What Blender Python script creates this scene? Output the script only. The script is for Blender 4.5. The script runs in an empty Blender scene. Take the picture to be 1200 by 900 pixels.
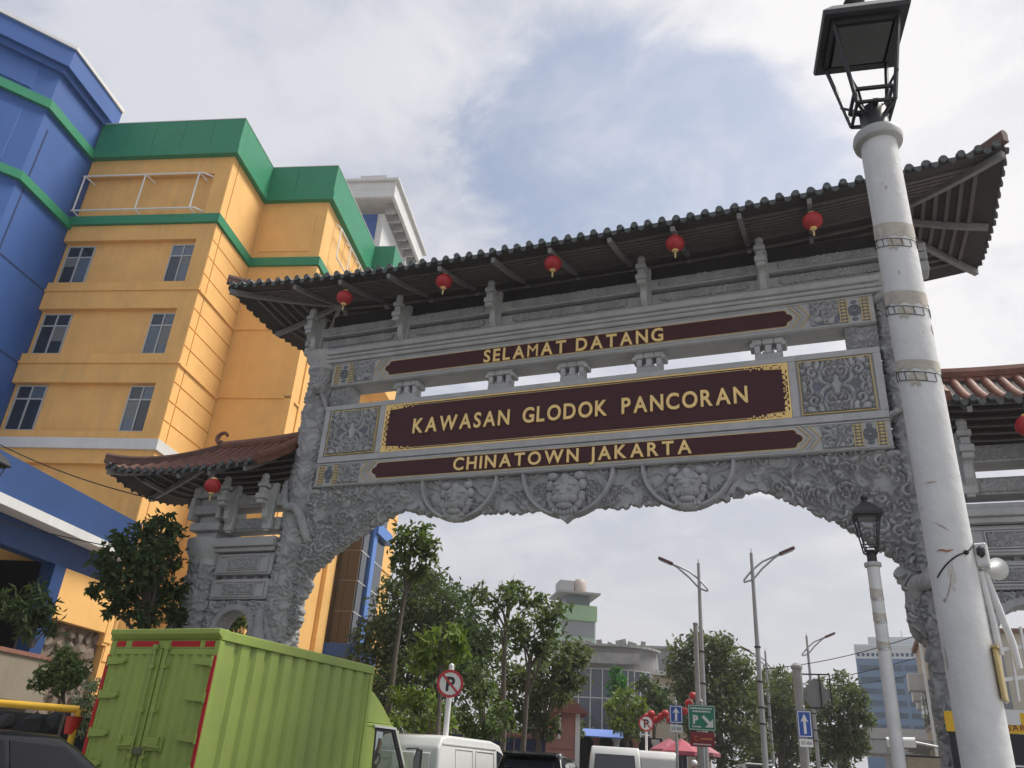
import bpy, bmesh, math, random
import numpy as np
from mathutils import Vector, Matrix
random.seed(7); RNG = np.random.default_rng(7)
PI = math.pi; rad = math.radians
S = bpy.context.scene; COL = S.collection

# ------------------------------------------------------------------ camera
cam_d = bpy.data.cameras.new('camera'); cam = bpy.data.objects.new('camera', cam_d); COL.objects.link(cam)
PITCH, ROLL, YAW = 0.447404, 0.068477, -0.396367
fw = Vector((math.sin(YAW)*math.cos(PITCH), math.cos(YAW)*math.cos(PITCH), math.sin(PITCH)))
rt0 = Vector((math.cos(YAW), -math.sin(YAW), 0)); up0 = rt0.cross(fw)
rt = rt0*math.cos(ROLL)+up0*math.sin(ROLL); up = -rt0*math.sin(ROLL)+up0*math.cos(ROLL)
cam.matrix_world = Matrix(((rt.x, up.x, -fw.x, 0), (rt.y, up.y, -fw.y, 0), (rt.z, up.z, -fw.z, 1.5), (0, 0, 0, 1)))
cam_d.sensor_width = 36; cam_d.lens = 36*941.44/1200; cam_d.clip_start = .05; cam_d.clip_end = 8000
S.camera = cam

# ------------------------------------------------------------------ sky, sun, exposure
SUN_EL, SUN_AZ = rad(58), rad(60)            # azimuth clockwise from +Y
SUN = Vector((math.sin(SUN_AZ)*math.cos(SUN_EL), math.cos(SUN_AZ)*math.cos(SUN_EL), math.sin(SUN_EL)))
def sky_world():
    w = bpy.data.worlds.new("World"); S.world = w; w.use_nodes = True
    t = w.node_tree; N = t.nodes; L = t.links; N.clear()
    def nd(k, **kw):
        n = N.new(k)
        for a, b in kw.items(): setattr(n, a, b)
        return n
    def mth(op, a, b=None, clamp=False):
        n = nd('ShaderNodeMath', operation=op, use_clamp=clamp)
        for i, v in enumerate((a, b)):
            if v is None: continue
            if isinstance(v, (int, float)): n.inputs[i].default_value = v
            else: L.new(v, n.inputs[i])
        return n.outputs[0]
    def dotc(v):
        n = nd('ShaderNodeVectorMath', operation='DOT_PRODUCT'); L.new(D, n.inputs[0]); n.inputs[1].default_value = v
        return n.outputs['Value']
    def ramp(f, a, b):
        n = nd('ShaderNodeMapRange', interpolation_type='SMOOTHSTEP'); L.new(f, n.inputs[0])
        n.inputs[1].default_value = a; n.inputs[2].default_value = b
        return n.outputs[0]
    def mix(f, a, b):
        n = nd('ShaderNodeMix', data_type='RGBA')
        if isinstance(f, float): n.inputs[0].default_value = f
        else: L.new(f, n.inputs[0])
        for i, c in ((6, a), (7, b)):
            if isinstance(c, tuple): n.inputs[i].default_value = (*c, 1)
            else: L.new(c, n.inputs[i])
        return n.outputs[2]
    sky = nd('ShaderNodeTexSky', sky_type='NISHITA', sun_disc=False, sun_elevation=SUN_EL, sun_rotation=SUN_AZ)
    sky.air_density = 1.2; sky.dust_density = 2.0
    D = nd('ShaderNodeTexCoord').outputs['Generated']
    sep = nd('ShaderNodeSeparateXYZ'); L.new(D, sep.inputs[0])
    zc = mth('ADD', mth('MAXIMUM', sep.outputs[2], 0.0), .22)
    comb = nd('ShaderNodeCombineXYZ')
    L.new(mth('DIVIDE', sep.outputs[0], zc), comb.inputs[0]); L.new(mth('DIVIDE', sep.outputs[1], zc), comb.inputs[1])
    def noise(scale, detail, rough, off=0., dist=0.):
        n = nd('ShaderNodeTexNoise'); n.inputs['Scale'].default_value = scale; n.inputs['Detail'].default_value = detail
        n.inputs['Roughness'].default_value = rough; n.inputs['Distortion'].default_value = dist
        a = nd('ShaderNodeVectorMath', operation='ADD'); L.new(comb.outputs[0], a.inputs[0]); a.inputs[1].default_value = (off, off*.7, 0)
        L.new(a.outputs[0], n.inputs['Vector']); return n.outputs['Fac']
    n1 = noise(1.5, 7, .55, 3.1, .3); n2 = noise(3.4, 9, .6, 9.7, .5); n3 = noise(.9, 3, .5, 1.3)
    # the thin place in the cloud deck, ahead and above the gate
    def dirv(el, az): return Vector((math.sin(rad(az))*math.cos(rad(el)), math.cos(rad(az))*math.cos(rad(el)), math.sin(rad(el))))
    g = dirv(40.5, -11); ga = g.cross(Vector((0, 0, 1))).normalized(); gb = ga.cross(g)
    da, db = dotc(ga), dotc(gb)
    rr = mth('SQRT', mth('ADD', mth('POWER', mth('DIVIDE', mth('ADD', da, mth('MULTIPLY', db, 0.5)), .225), 2.0), mth('POWER', mth('DIVIDE', db, .17), 2.0)))
    n4 = noise(7., 10, .62, 4.4, .8)
    for n, k in ((n1, 1.1), (n2, .9), (n4, .55)): rr = mth('ADD', rr, mth('MULTIPLY', mth('SUBTRACT', n, .5), k))
    gap = ramp(rr, 1.14, .74)
    gap = mth('MULTIPLY', gap, mth('ADD', .72, mth('MULTIPLY', ramp(mth('ADD', n2, mth('MULTIPLY', n4, .5)), .95, .60), .28)))
    sunny = mth('MAXIMUM', dotc(Vector(dirv(41, 9))), 0.0)
    glow = mth('POWER', sunny, 11.0)
    light = mth('ADD', mth('MULTIPLY', ramp(mth('ADD', mth('ADD', n1, mth('MULTIPLY', n2, .6)), mth('MULTIPLY', n4, .3)), .80, 1.10), .52), mth('MULTIPLY', glow, .85), clamp=True)
    cloud = mix(light, (.228, .255, .322), (.52, .51, .515))
    low = ramp(sep.outputs[2], .42, .06)
    cloud = mix(mth('MULTIPLY', low, .9), cloud, (.385, .385, .395))
    bgc = nd('ShaderNodeBackground'); L.new(cloud, bgc.inputs[0]); bgc.inputs[1].default_value = CLOUD
    bgs = nd('ShaderNodeBackground'); L.new(sky.outputs[0], bgs.inputs[0]); bgs.inputs[1].default_value = .078
    mx = nd('ShaderNodeMixShader'); L.new(mth('SUBTRACT', 1.0, mth('MULTIPLY', gap, .66)), mx.inputs[0])
    L.new(bgs.outputs[0], mx.inputs[1]); L.new(bgc.outputs[0], mx.inputs[2])
    out = nd('ShaderNodeOutputWorld'); L.new(mx.outputs[0], out.inputs[0])
CLOUD = 1.0
sky_world()
sd = bpy.data.lights.new('sun', 'SUN'); sd.energy = 2.7; sd.angle = rad(20); sd.color = (1, .95, .87)
so = bpy.data.objects.new('sun', sd); COL.objects.link(so); so.rotation_euler = SUN.to_track_quat('Z', 'Y').to_euler()
S.view_settings.view_transform = 'Standard'; S.view_settings.look = 'None'; S.view_settings.gamma = 1; S.view_settings.exposure = 0.88

# ------------------------------------------------------------------ materials
MATS = {}
def mat(name, col, rough=.7, var=.12, scale=6., bump=0., bscale=60., metal=0., spec=.5, streak=0., streakcol=None, island=0., coat=0., alpha=None, emit=None):
    if name in MATS: return MATS[name]
    m = bpy.data.materials.new(name); m.use_nodes = True; MATS[name] = m
    t = m.node_tree; N = t.nodes; L = t.links; b = N['Principled BSDF']
    b.inputs['Roughness'].default_value = rough; b.inputs['Metallic'].default_value = metal
    b.inputs['Specular IOR Level'].default_value = spec; b.inputs['Coat Weight'].default_value = coat
    geo = N.new('ShaderNodeNewGeometry')
    n = N.new('ShaderNodeTexNoise'); n.inputs['Scale'].default_value = scale; n.inputs['Detail'].default_value = 6; n.inputs['Roughness'].default_value = .65
    L.new(geo.outputs['Position'], n.inputs['Vector'])
    mr = N.new('ShaderNodeMapRange'); L.new(n.outputs['Fac'], mr.inputs[0]); mr.inputs[1].default_value = .25; mr.inputs[2].default_value = .75
    mr.inputs[3].default_value = 1-var; mr.inputs[4].default_value = 1+var
    val = mr.outputs[0]
    if island:
        r2 = N.new('ShaderNodeMapRange'); L.new(geo.outputs['Random Per Island'], r2.inputs[0]); r2.inputs[3].default_value = 1-island; r2.inputs[4].default_value = 1+island
        mu = N.new('ShaderNodeMath'); mu.operation = 'MULTIPLY'; L.new(val, mu.inputs[0]); L.new(r2.outputs[0], mu.inputs[1]); val = mu.outputs[0]
    vm = N.new('ShaderNodeVectorMath'); vm.operation = 'SCALE'; vm.inputs[0].default_value = col; L.new(val, vm.inputs['Scale'])
    c = vm.outputs[0]
    if streak:
        mp = N.new('ShaderNodeMapping'); mp.inputs['Scale'].default_value = (2.2, 2.2, .16); L.new(geo.outputs['Position'], mp.inputs['Vector'])
        n2 = N.new('ShaderNodeTexNoise'); n2.inputs['Scale'].default_value = 1.6; n2.inputs['Detail'].default_value = 8; n2.inputs['Roughness'].default_value = .7
        L.new(mp.outputs[0], n2.inputs['Vector'])
        m2 = N.new('ShaderNodeMapRange'); L.new(n2.outputs['Fac'], m2.inputs[0]); m2.inputs[1].default_value = .5; m2.inputs[2].default_value = .78; m2.inputs[4].default_value = streak
        mx = N.new('ShaderNodeMix'); mx.data_type = 'RGBA'; L.new(m2.outputs[0], mx.inputs[0]); L.new(c, mx.inputs[6])
        mx.inputs[7].default_value = (*(streakcol or tuple(x*.5 for x in col)), 1); c = mx.outputs[2]
    L.new(c, b.inputs['Base Color'])
    if bump:
        nb = N.new('ShaderNodeTexNoise'); nb.inputs['Scale'].default_value = bscale; nb.inputs['Detail'].default_value = 5; L.new(geo.outputs['Position'], nb.inputs['Vector'])
        bp = N.new('ShaderNodeBump'); bp.inputs['Strength'].default_value = bump; bp.inputs['Distance'].default_value = .02
        L.new(nb.outputs['Fac'], bp.inputs['Height']); L.new(bp.outputs[0], b.inputs['Normal'])
    if alpha is not None: b.inputs['Transmission Weight'].default_value = alpha
    return m
STONE = mat('carved_grey_stone', (.375, .378, .385), .85, .26, 1.8, .35, 45, streak=.4, streakcol=(.13, .135, .14))
STONE2 = mat('smooth_grey_stone', (.435, .437, .44), .8, .15, 3., .15, 60, streak=.25, streakcol=(.16, .165, .165))
RIDGE = mat('weathered_ridge_tile', (.125, .062, .048), .7, .35, 5., streak=.5, streakcol=(.08, .07, .065))
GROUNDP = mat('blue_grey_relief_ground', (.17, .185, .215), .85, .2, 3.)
MAROON = mat('maroon_lacquer', (.058, .013, .016), .55, .15, 2., spec=.3)
GOLD = mat('gold_paint', (.92, .65, .25), .42, .12, 8., metal=.1)
GOLDL = mat('gold_line', (.55, .42, .19), .5, .15, 8., metal=.15)
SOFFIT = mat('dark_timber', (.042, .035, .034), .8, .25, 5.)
BATTEN = mat('grey_brown_timber', (.12, .105, .10), .8, .25, 5.)
RAFTER = mat('weathered_rafter', (.24, .23, .23), .8, .2, 6.)
TILE_G = mat('grey_green_glazed_tile', (.062, .07, .068), .45, .4, 5., streak=.4, streakcol=(.14, .15, .14), island=.25)
TILE_R = mat('terracotta_tile', (.20, .085, .058), .65, .35, 4., streak=.5, streakcol=(.12, .07, .055))
RED = mat('red_lantern_silk', (.40, .018, .022), .5, .12, 8.)
DKMETAL = mat('dark_painted_metal', (.022, .021, .024), .45, .2, 10.)
WHITEP = mat('white_painted_steel', (.68, .68, .665), .5, .1, 5., .2, 25, streak=.42, streakcol=(.42, .36, .29))
TAPE = mat('brown_peeling_tape', (.50, .455, .385), .7, .25, 14.)
WHITE = mat('white_paint', (.78, .78, .77), .5, .05, 6.)
YEL = mat('ochre_render', (.76, .43, .14), .8, .12, .9, .12, 40, streak=.5, streakcol=(.46, .30, .15))
YELB = mat('bright_ochre_render', (.80, .465, .155), .8, .10, .8, .1, 40, streak=.26, streakcol=(.56, .34, .13))
BLUE = mat('blue_render', (.023, .088, .30), .6, .10, .8, .08, 40, streak=.26, streakcol=(.05, .10, .23))
BLUED = mat('darkened_blue_render', (.013, .052, .17), .6, .12, .8, .08, 40, streak=.34, streakcol=(.03, .06, .14))  # darker copy of the blue, used on the podium alone
GREEN = mat('green_cladding', (.018, .225, .11), .5, .08, .8, streak=.16, streakcol=(.02, .12, .07))
OFFW = mat('off_white_render', (.62, .62, .61), .75, .08, 1., streak=.3, streakcol=(.36, .35, .33))
GLASS = mat('dark_window_glass', (.02, .028, .04), .06, .1, 2., spec=.8)
GLASS2 = mat('painted_reflection_glass', (.09, .12, .16), .08, .25, 1.2, spec=.8)  # paler base colour stands in for reflections in the panes
FRAME = mat('white_window_frame', (.42, .43, .43), .5, .06, 6.)
DARK = mat('painted_interior_shade', (.012, .012, .014), .8, .2, 3.)  # near-black colour carries the shade inside the arcades
TRUCKG = mat('lime_green_truck_paint', (.32, .425, .092), .45, .12, 1.3, streak=.5, streakcol=(.22, .28, .10))
RUBBER = mat('black_rubber', (.018, .018, .018), .8, .1, 10.)
STRIPR = mat('red_reflective_tape', (.50, .012, .02), .4, .1, 20.)
CONC = mat('concrete', (.30, .295, .28), .9, .15, 2., .3, 30, streak=.3)
ASPH = mat('asphalt', (.05, .05, .052), .9, .2, 3., .4, 80)
BARK = mat('tree_bark', (.12, .10, .08), .9, .3, 12., .5, 40)
def M_(name): return MATS[name]

# ------------------------------------------------------------------ mesh builder
class MB:
    def __init__(s): s.v = []; s.f = []
    def add(s, vs, fs):
        o = len(s.v); s.v.extend([tuple(p) for p in vs]); s.f.extend([tuple(i+o for i in f) for f in fs]); return s
    def box(s, x0, x1, y0, y1, z0, z1, R=None, at=None):
        vs = [Vector((x, y, z)) for z in (z0, z1) for y in (y0, y1) for x in (x0, x1)]
        if R is not None: vs = [R @ p for p in vs]
        if at is not None: vs = [p+Vector(at) for p in vs]
        return s.add(vs, [(0, 2, 3, 1), (4, 5, 7, 6), (0, 1, 5, 4), (2, 6, 7, 3), (0, 4, 6, 2), (1, 3, 7, 5)])
    def cbox(s, c, d, R=None): return s.box(-d[0]/2, d[0]/2, -d[1]/2, d[1]/2, -d[2]/2, d[2]/2, R, c)
    def bar(s, a, b, w, h=None, upv=(0, 0, 1)):
        a = Vector(a); b = Vector(b); d = (b-a); l = d.length; d.normalize(); h = h or w
        u = Vector(upv); x = d.cross(u)
        if x.length < 1e-4: x = d.cross(Vector((1, 0, 0)))
        x.normalize(); z = x.cross(d)
        R = Matrix((x, d, z)).transposed()
        return s.box(-w/2, w/2, 0, l, -h/2, h/2, R, a)
    def tube(s, pts, r, n=8, cap=True):
        pts = [Vector(p) for p in pts]; m = len(pts); rs = r if isinstance(r, (list, tuple)) else [r]*m
        vs = []; fs = []; ref = None
        for i, p in enumerate(pts):
            d = (pts[min(i+1, m-1)]-pts[max(i-1, 0)]).normalized()
            if ref is None: ref = d.orthogonal().normalized()
            x = (ref-d*ref.dot(d)); x = x.normalized() if x.length > 1e-5 else d.orthogonal().normalized()
            ref = x; y = d.cross(x)
            for k in range(n):
                a = 2*PI*k/n; vs.append(p+(x*math.cos(a)+y*math.sin(a))*rs[i])
        for i in range(m-1):
            for k in range(n):
                k2 = (k+1) % n; fs.append((i*n+k, i*n+k2, (i+1)*n+k2, (i+1)*n+k))
        if cap: fs += [tuple(range(n))[::-1], tuple((m-1)*n+k for k in range(n))]
        return s.add(vs, fs)
    def lathe(s, prof, c=(0, 0, 0), n=24, R=None):
        c = Vector(c); vs = []; fs = []
        for r, z in prof:
            for k in range(n):
                a = 2*PI*k/n; p = Vector((r*math.cos(a), r*math.sin(a), z)); vs.append((R @ p if R else p)+c)
        m = len(prof)
        for i in range(m-1):
            for k in range(n):
                k2 = (k+1) % n; fs.append((i*n+k, i*n+k2, (i+1)*n+k2, (i+1)*n+k))
        fs += [tuple(range(n))[::-1], tuple((m-1)*n+k for k in range(n))]
        return s.add(vs, fs)
    def prism(s, poly, f, d0, d1):
        n = len(poly); vs = [f(a, b, d0) for a, b in poly]+[f(a, b, d1) for a, b in poly]
        return s.add(vs, [tuple(range(n)), tuple(range(2*n-1, n-1, -1))]+[(i, i+n, (i+1) % n+n, (i+1) % n) for i in range(n)])
    def ball(s, c, r, sub=2, R=None):
        bm = bmesh.new(); bmesh.ops.create_icosphere(bm, subdivisions=sub, radius=1)
        r = r if isinstance(r, (tuple, list)) else (r, r, r)
        vs = []
        for v in bm.verts:
            p = Vector((v.co.x*r[0], v.co.y*r[1], v.co.z*r[2])); vs.append((R @ p if R else p)+Vector(c))
        bm.verts.index_update(); fs = [tuple(v.index for v in f.verts) for f in bm.faces]; bm.free()
        return s.add(vs, fs)
    def build(s, name, m=None, parent=None, smooth=False, bevel=0., fix=True, segs=1):
        me = bpy.data.meshes.new(name); me.from_pydata(s.v, [], s.f)
        if fix or bevel:
            bm = bmesh.new(); bm.from_mesh(me)
            if fix: bmesh.ops.recalc_face_normals(bm, faces=bm.faces)
            if bevel:
                es = [e for e in bm.edges if len(e.link_faces) == 2 and e.calc_face_angle(0) > .6]
                bmesh.ops.bevel(bm, geom=es, offset=bevel, segments=segs, profile=.5, affect='EDGES', clamp_overlap=True)
            bm.to_mesh(me); bm.free()
        if smooth:
            me.polygons.foreach_set('use_smooth', [True]*len(me.polygons)); me.set_sharp_from_angle(angle=rad(40))
        return link(name, me, m, parent)
def link(name, me, m=None, parent=None, loc=None, rz=None):
    o = bpy.data.objects.new(name, me); COL.objects.link(o)
    if m and not me.materials: me.materials.append(m)
    if parent: o.parent = parent
    if loc is not None: o.location = loc
    if rz is not None: o.rotation_euler = (0, 0, rz)
    return o
def tag(o, label, cat, group=None):
    o['label'] = label; o['category'] = cat
    if group: o['group'] = group
    return o
def thing(name, label, cat, loc=(0, 0, 0), rz=0., group=None):
    o = bpy.data.objects.new(name, None); COL.objects.link(o); o.location = loc; o.rotation_euler = (0, 0, rz); o.empty_display_size = .2
    return tag(o, label, cat, group)
def copy_tree(o, parent=None):
    c = o.copy(); COL.objects.link(c)
    if parent: c.parent = parent
    for ch in list(o.children): copy_tree(ch, c)
    return c
def np_mesh(name, V, Q, m, parent=None, smooth=False):
    me = bpy.data.meshes.new(name); V = np.asarray(V, np.float32); Q = np.asarray(Q, np.int32); k = Q.shape[1]
    me.vertices.add(len(V)); me.vertices.foreach_set('co', V.ravel())
    me.loops.add(Q.size); me.loops.foreach_set('vertex_index', Q.ravel())
    me.polygons.add(len(Q)); me.polygons.foreach_set('loop_start', np.arange(0, Q.size, k, dtype=np.int32))
    if smooth: me.polygons.foreach_set('use_smooth', np.ones(len(Q), bool))
    me.update(calc_edges=True); me.validate()
    return link(name, me, m, parent)
def glyph_mesh(txt, bold=.02):
    cu = bpy.data.curves.new('glyph', 'FONT'); cu.body = txt; cu.size = 1; cu.offset = bold; cu.resolution_u = 4; cu.fill_mode = 'BOTH'; cu.extrude = .05
    ob = bpy.data.objects.new('glyph', cu); COL.objects.link(ob); dg = bpy.context.evaluated_depsgraph_get()
    me = bpy.data.meshes.new_from_object(ob.evaluated_get(dg)); bpy.data.objects.remove(ob); bpy.data.curves.remove(cu)
    return me
GLY = {}
def glyph(ch, bold):
    if ch == 'M': bold = 0.
    if (ch, bold) not in GLY:
        me = glyph_mesh(ch, bold); xs = [v.co.x for v in me.vertices]; GLY[(ch, bold)] = (me, min(xs), max(xs), max(v.co.y for v in me.vertices))
    return GLY[(ch, bold)]
def lettering(txt, parent, m, x0, x1, z0, hgt, y, gap=.16, space=.55, bold=.02, thick=.3, name='letter', fn=None):
    """upright letters on a face whose outward normal is -y (or placed through fn)"""
    out = []; x = 0.; k = hgt/glyph('H', bold)[3]
    for ch in txt:
        if ch == ' ': x += space; continue
        me, a, b, c = glyph(ch, bold); out.append((ch, x, a)); x += (b-a)+gap
    x -= gap; kx = (x1-x0)/x
    objs = []
    for ch, xx, a in out:
        me = glyph(ch, bold)[0].copy(); vs = []
        for v in me.vertices:
            p = Vector((x0+(v.co.x-a+xx)*kx, y-v.co.z*thick*hgt*2, z0+v.co.y*k)); v.co = fn(p) if fn else p
        me.name = name; me.materials.clear()
        objs.append(link(name, me, m, parent))
    return objs
def gz(y): return .025*min(max(y-12., 0.), 50.)
# ------------------------------------------------------------------ carving (height fields cut as scrolls and clouds)
def waves(X, Z, seed, k, n=7):
    r = np.random.default_rng(seed); o = np.zeros_like(X)
    for _ in range(n):
        a = r.uniform(0, 2*PI); f = k*r.uniform(.6, 1.6); o += np.sin(f*(X*np.cos(a)+Z*np.sin(a))+r.uniform(0, 6.3))
    return o/n**.5
def sstep(t, a, b): t = np.clip((t-a)/(b-a), 0, 1); return t*t*(3-2*t)
def carve(X, Z, seed, rmin, rmax, count, sym=None, symz=None):
    """scroll-carved relief 0..1 on the regular grid X,Z (metres), mirrored about sym / symz if given"""
    r = np.random.default_rng(seed); x = X[:, 0]; z = Z[0, :]; d0 = abs(x[1]-x[0])
    ax = np.abs(x-sym) if sym is not None else x; az = np.abs(z-symz) if symz is not None else z
    u = np.arange(ax.min(), ax.max()+d0, d0); w = np.arange(az.min(), az.max()+d0, d0)
    U, Wz = np.meshgrid(u, w, indexing='ij')
    wx = U+.05*waves(U, Wz, seed+1, 9); wz = Wz+.05*waves(U, Wz, seed+2, 9)
    h = .62*sstep(1-np.abs(np.sin(3.4*waves(wx, wz, seed+3, 9))), .4, .8)
    def win(cx, cz, R):
        i0, i1 = np.searchsorted(u, (cx-R, cx+R)); j0, j1 = np.searchsorted(w, (cz-R, cz+R)); return slice(i0, i1), slice(j0, j1)
    for R in np.sort(rmin*(rmax/rmin)**r.random(count))[::-1]:
        cx, cz = r.uniform(u[0], u[-1]), r.uniform(w[0], w[-1]); hand = 1 if r.random() < .5 else -1; ph0 = r.uniform(0, 6.3); tail = r.uniform(0, 6.3)
        W = win(cx, cz, R)
        if U[W].size:
            dx, dz = U[W]-cx, Wz[W]-cz; d = np.hypot(dx, dz)/R; dd = np.minimum(d, 1)
            g = np.cos(hand*np.arctan2(dz, dx)+2*PI*1.45*dd+ph0)*.5+.5
            v = (.12+.88*sstep(g, .32, .72))*(.72+.28*np.sqrt(1-dd**2))*sstep(1-dd, .0, .09)
            h[W] = np.where(d < 1, v, h[W])
        s = np.linspace(0, 1, 14); tx = cx+R*np.cos(tail)+s*R*2.1*np.cos(tail+1.3*hand*s); tz = cz+R*np.sin(tail)+s*R*2.1*np.sin(tail+1.3*hand*s)
        ww = R*.36*(1-.7*s)
        for k, q in ((1.4, 0), (1., 1)):
            for a, b, e in zip(tx, tz, ww*k):
                W = win(a, b, e); d = np.hypot(U[W]-a, Wz[W]-b)/e
                h[W] = np.where(d < 1, np.minimum(h[W], .12) if q == 0 else np.maximum(h[W], .35+.6*np.sqrt(np.maximum(1-d*d, 0))), h[W])
    I = np.clip(np.rint((ax-u[0])/d0).astype(int), 0, len(u)-1); K = np.clip(np.rint((az-w[0])/d0).astype(int), 0, len(w)-1)
    return h[np.ix_(I, K)]
def relief(name, m, parent, x0, x1, z0, z1, res, hfun, yf, depth, yb, mask=None, flip=1, ground=None):
    """a carved slab standing at y=yf, carved towards -y, back at yb"""
    nx, nz = int(round((x1-x0)/res))+1, int(round((z1-z0)/res))+1
    X, Z = np.meshgrid(np.linspace(x0, x1, nx), np.linspace(z0, z1, nz), indexing='ij')
    H = hfun(X, Z); Y = yf-depth*H
    ok = np.ones_like(X, bool) if mask is None else mask(X, Z)
    idx = np.arange(nx*nz).reshape(nx, nz); n = nx*nz
    c = ok[:-1, :-1] & ok[1:, :-1] & ok[:-1, 1:] & ok[1:, 1:]
    a, b, d, e = idx[:-1, :-1][c], idx[1:, :-1][c], idx[1:, 1:][c], idx[:-1, 1:][c]
    F = np.stack([a, b, d, e], 1)
    V = np.concatenate([np.stack([X*flip, Y, Z], -1).reshape(-1, 3), np.stack([X*flip, np.full_like(X, yb), Z], -1).reshape(-1, 3)])
    E = np.concatenate([F[:, [0, 1]], F[:, [1, 2]], F[:, [2, 3]], F[:, [3, 0]]]); Es = np.sort(E, 1)
    key = Es[:, 0].astype(np.int64)*n+Es[:, 1]; u, inv, cnt = np.unique(key, return_inverse=True, return_counts=True)
    B = E[cnt[inv] == 1]
    Q = np.concatenate([F, F[:, ::-1]+n, np.stack([B[:, 1], B[:, 0], B[:, 0]+n, B[:, 1]+n], 1)])
    if flip < 0: Q = Q[:, ::-1]
    used = np.unique(Q); mp = np.zeros(2*n, np.int64); mp[used] = np.arange(len(used))
    o = np_mesh(name, V[used], mp[Q], m, parent)
    if ground:                                                       # lowest faces between the carved lines take the ground colour
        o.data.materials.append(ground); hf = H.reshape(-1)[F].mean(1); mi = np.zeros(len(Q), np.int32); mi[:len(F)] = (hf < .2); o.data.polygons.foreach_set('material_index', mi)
    return o
def inside(poly, X, Z):
    c = np.zeros(X.shape, bool); P = np.asarray(poly); Pj = np.roll(P, 1, 0)
    for (xa, za), (xb, zb) in zip(P, Pj):
        if za == zb: continue
        c ^= ((za > Z) != (zb > Z)) & (X < (xb-xa)*(Z-za)/(zb-za)+xa)
    return c

# ------------------------------------------------------------------ the gate
gate = thing('chinatown_gate', 'carved grey stone gateway with tiled roofs and gold lettered maroon boards spanning the road', 'gateway', (-4.93, 15, 0))
YC = .3                                            # middle of the gate's thickness, in the gate's own y
lobes = [(0, 6.42), (.55, 6.44), (1.1, 6.40), (1.35, 6.43), (1.7, 6.41), (2.1, 6.45), (2.9, 6.45), (3.25, 6.45), (3.5, 6.55), (3.72, 6.62), (3.95, 6.56), (4.2, 6.43), (4.4, 6.33), (4.65, 6.19),
         (4.85, 6.07), (5.1, 5.92), (5.35, 5.74), (5.55, 5.55), (5.78, 5.38), (5.98, 5.22), (6.1, 5.05), (5.98, 4.86), (6.1, 4.66), (6.18, 4.5), (6.06, 4.3), (6.12, 4.08), (6.3, 3.9), (6.42, 3.6), (6.36, 3.3), (6.3, 2.9), (6.34, 2.4), (6.28, 1.9), (6.2, 1.2), (6.2, .3)]
def spandrel_mask(X, Z):
    A = np.abs(X); wa, wz = .035*waves(A, Z, 5, 13)+.008*waves(A, Z, 6, 30), .035*waves(A, Z, 7, 13)+.008*waves(A, Z, 8, 30)
    ok = inside(lobes+[(6.9, .3), (6.9, 7.25), (0, 7.25)], A+wa, Z+wz)
    P = np.array(lobes); r = np.random.default_rng(12)
    seg = np.hypot(*np.diff(P, axis=0).T); cum = np.concatenate([[0], np.cumsum(seg)])
    s = .0
    while s < cum[-6]:                                                # small scallops all along the edge
        i = min(len(seg)-1, np.searchsorted(cum, s, 'right')-1); q = P[i]+(P[i+1]-P[i])*(s-cum[i])/seg[i]; R = r.uniform(.06, .10); ok |= np.hypot(A-q[0], Z-q[1]) < R; s += R*1.75
    for (xa, za), (xb, zb) in zip(P[8:-6], P[9:-5]):                 # rounded cloud edges of unequal size
        t = r.random(); R = r.uniform(.07, .17); ok |= np.hypot(A-(xa+(xb-xa)*t)-.03, Z-(za+(zb-za)*t)-.04) < R
    ok |= np.hypot(A, Z-7.2) < 1.02
    ok |= np.hypot(A-2.47, Z-7.15) < .93
    return ok & (Z < 7.17) & (Z > .3)
def spandrel_h(X, Z):
    A = np.abs(X); h = carve(X, Z, 11, .07, .23, 640, sym=0.)
    h2 = carve(X, Z, 21, .05, .12, 520, sym=0.)
    low = np.clip((A-3.6)/.5, 0, 1); h = h*low+h2*(1-low)*.8
    for cx, r in ((0, 1.02), (2.47, .93)):
        d = np.hypot(A-cx, Z-(7.2 if cx == 0 else 7.15)); m = (d < r) & (d > r-.09)
        h[m] = .75+.35*np.sqrt(np.clip(1-((d[m]-r+.045)/.045)**2, 0, 1)); g = ((d <= r-.09) & (d > r-.12)) | ((d >= r) & (d < r+.03)); h[g] = .0
    return h
relief('carved_arch_panel', STONE, gate, -6.9, 6.9, .3, 7.18, .019, spandrel_h, .15, .125, .26, spandrel_mask)

def lion(x, z, s, tip):
    m = MB(); c = lambda a, b, d: (x+a*s, .06+b*s*.8, z+d*s)
    def B(p, r, sub=2): m.ball(c(*p), tuple(q*s for q in (r if isinstance(r, tuple) else (r, r, r))), sub)
    B((0, 0, .12), (.34, .22, .34)); B((0, -.17, -.1), (.22, .16, .15)); B((0, -.31, -.03), (.10, .07, .075)); B((0, -.15, -.27), (.2, .12, .09))
    B((0, -.16, .3), (.12, .1, .16)); B((0, -.22, .22), .05)
    for e in (-1, 1):
        B((.13*e, -.2, .1), .075); B((.13*e, -.25, .1), .04); B((.15*e, -.19, .2), (.13, .07, .055)); B((.36*e, -.02, .22), (.1, .08, .13)); B((.18*e, -.16, -.12), .11); B((.3*e, -.05, .42), (.13, .08, .1))
        B((.09*e, -.26, -.2), .035)
    for k in range(15):
        a = PI*(1.02+.96*k/14); B((.36*math.cos(a), -.05, .02+.40*math.sin(a)), .095 if k % 2 else .08)
    for k in range(7): B((-.24+.08*k, -.13, -.37-.05*(1-abs(k-3)/3)), (.05, .06, .07))
    if tip: m.prism([(-.3, -.33), (.3, -.33), (.12, -.5), (0, -.6), (-.12, -.5)], lambda a, b, d: Vector(c(a, d, b)), -.12, .2)
    else: B((0, -.06, -.42), (.26, .1, .12))
    m.build('lion_head', STONE, gate, smooth=True, fix=False)
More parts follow.
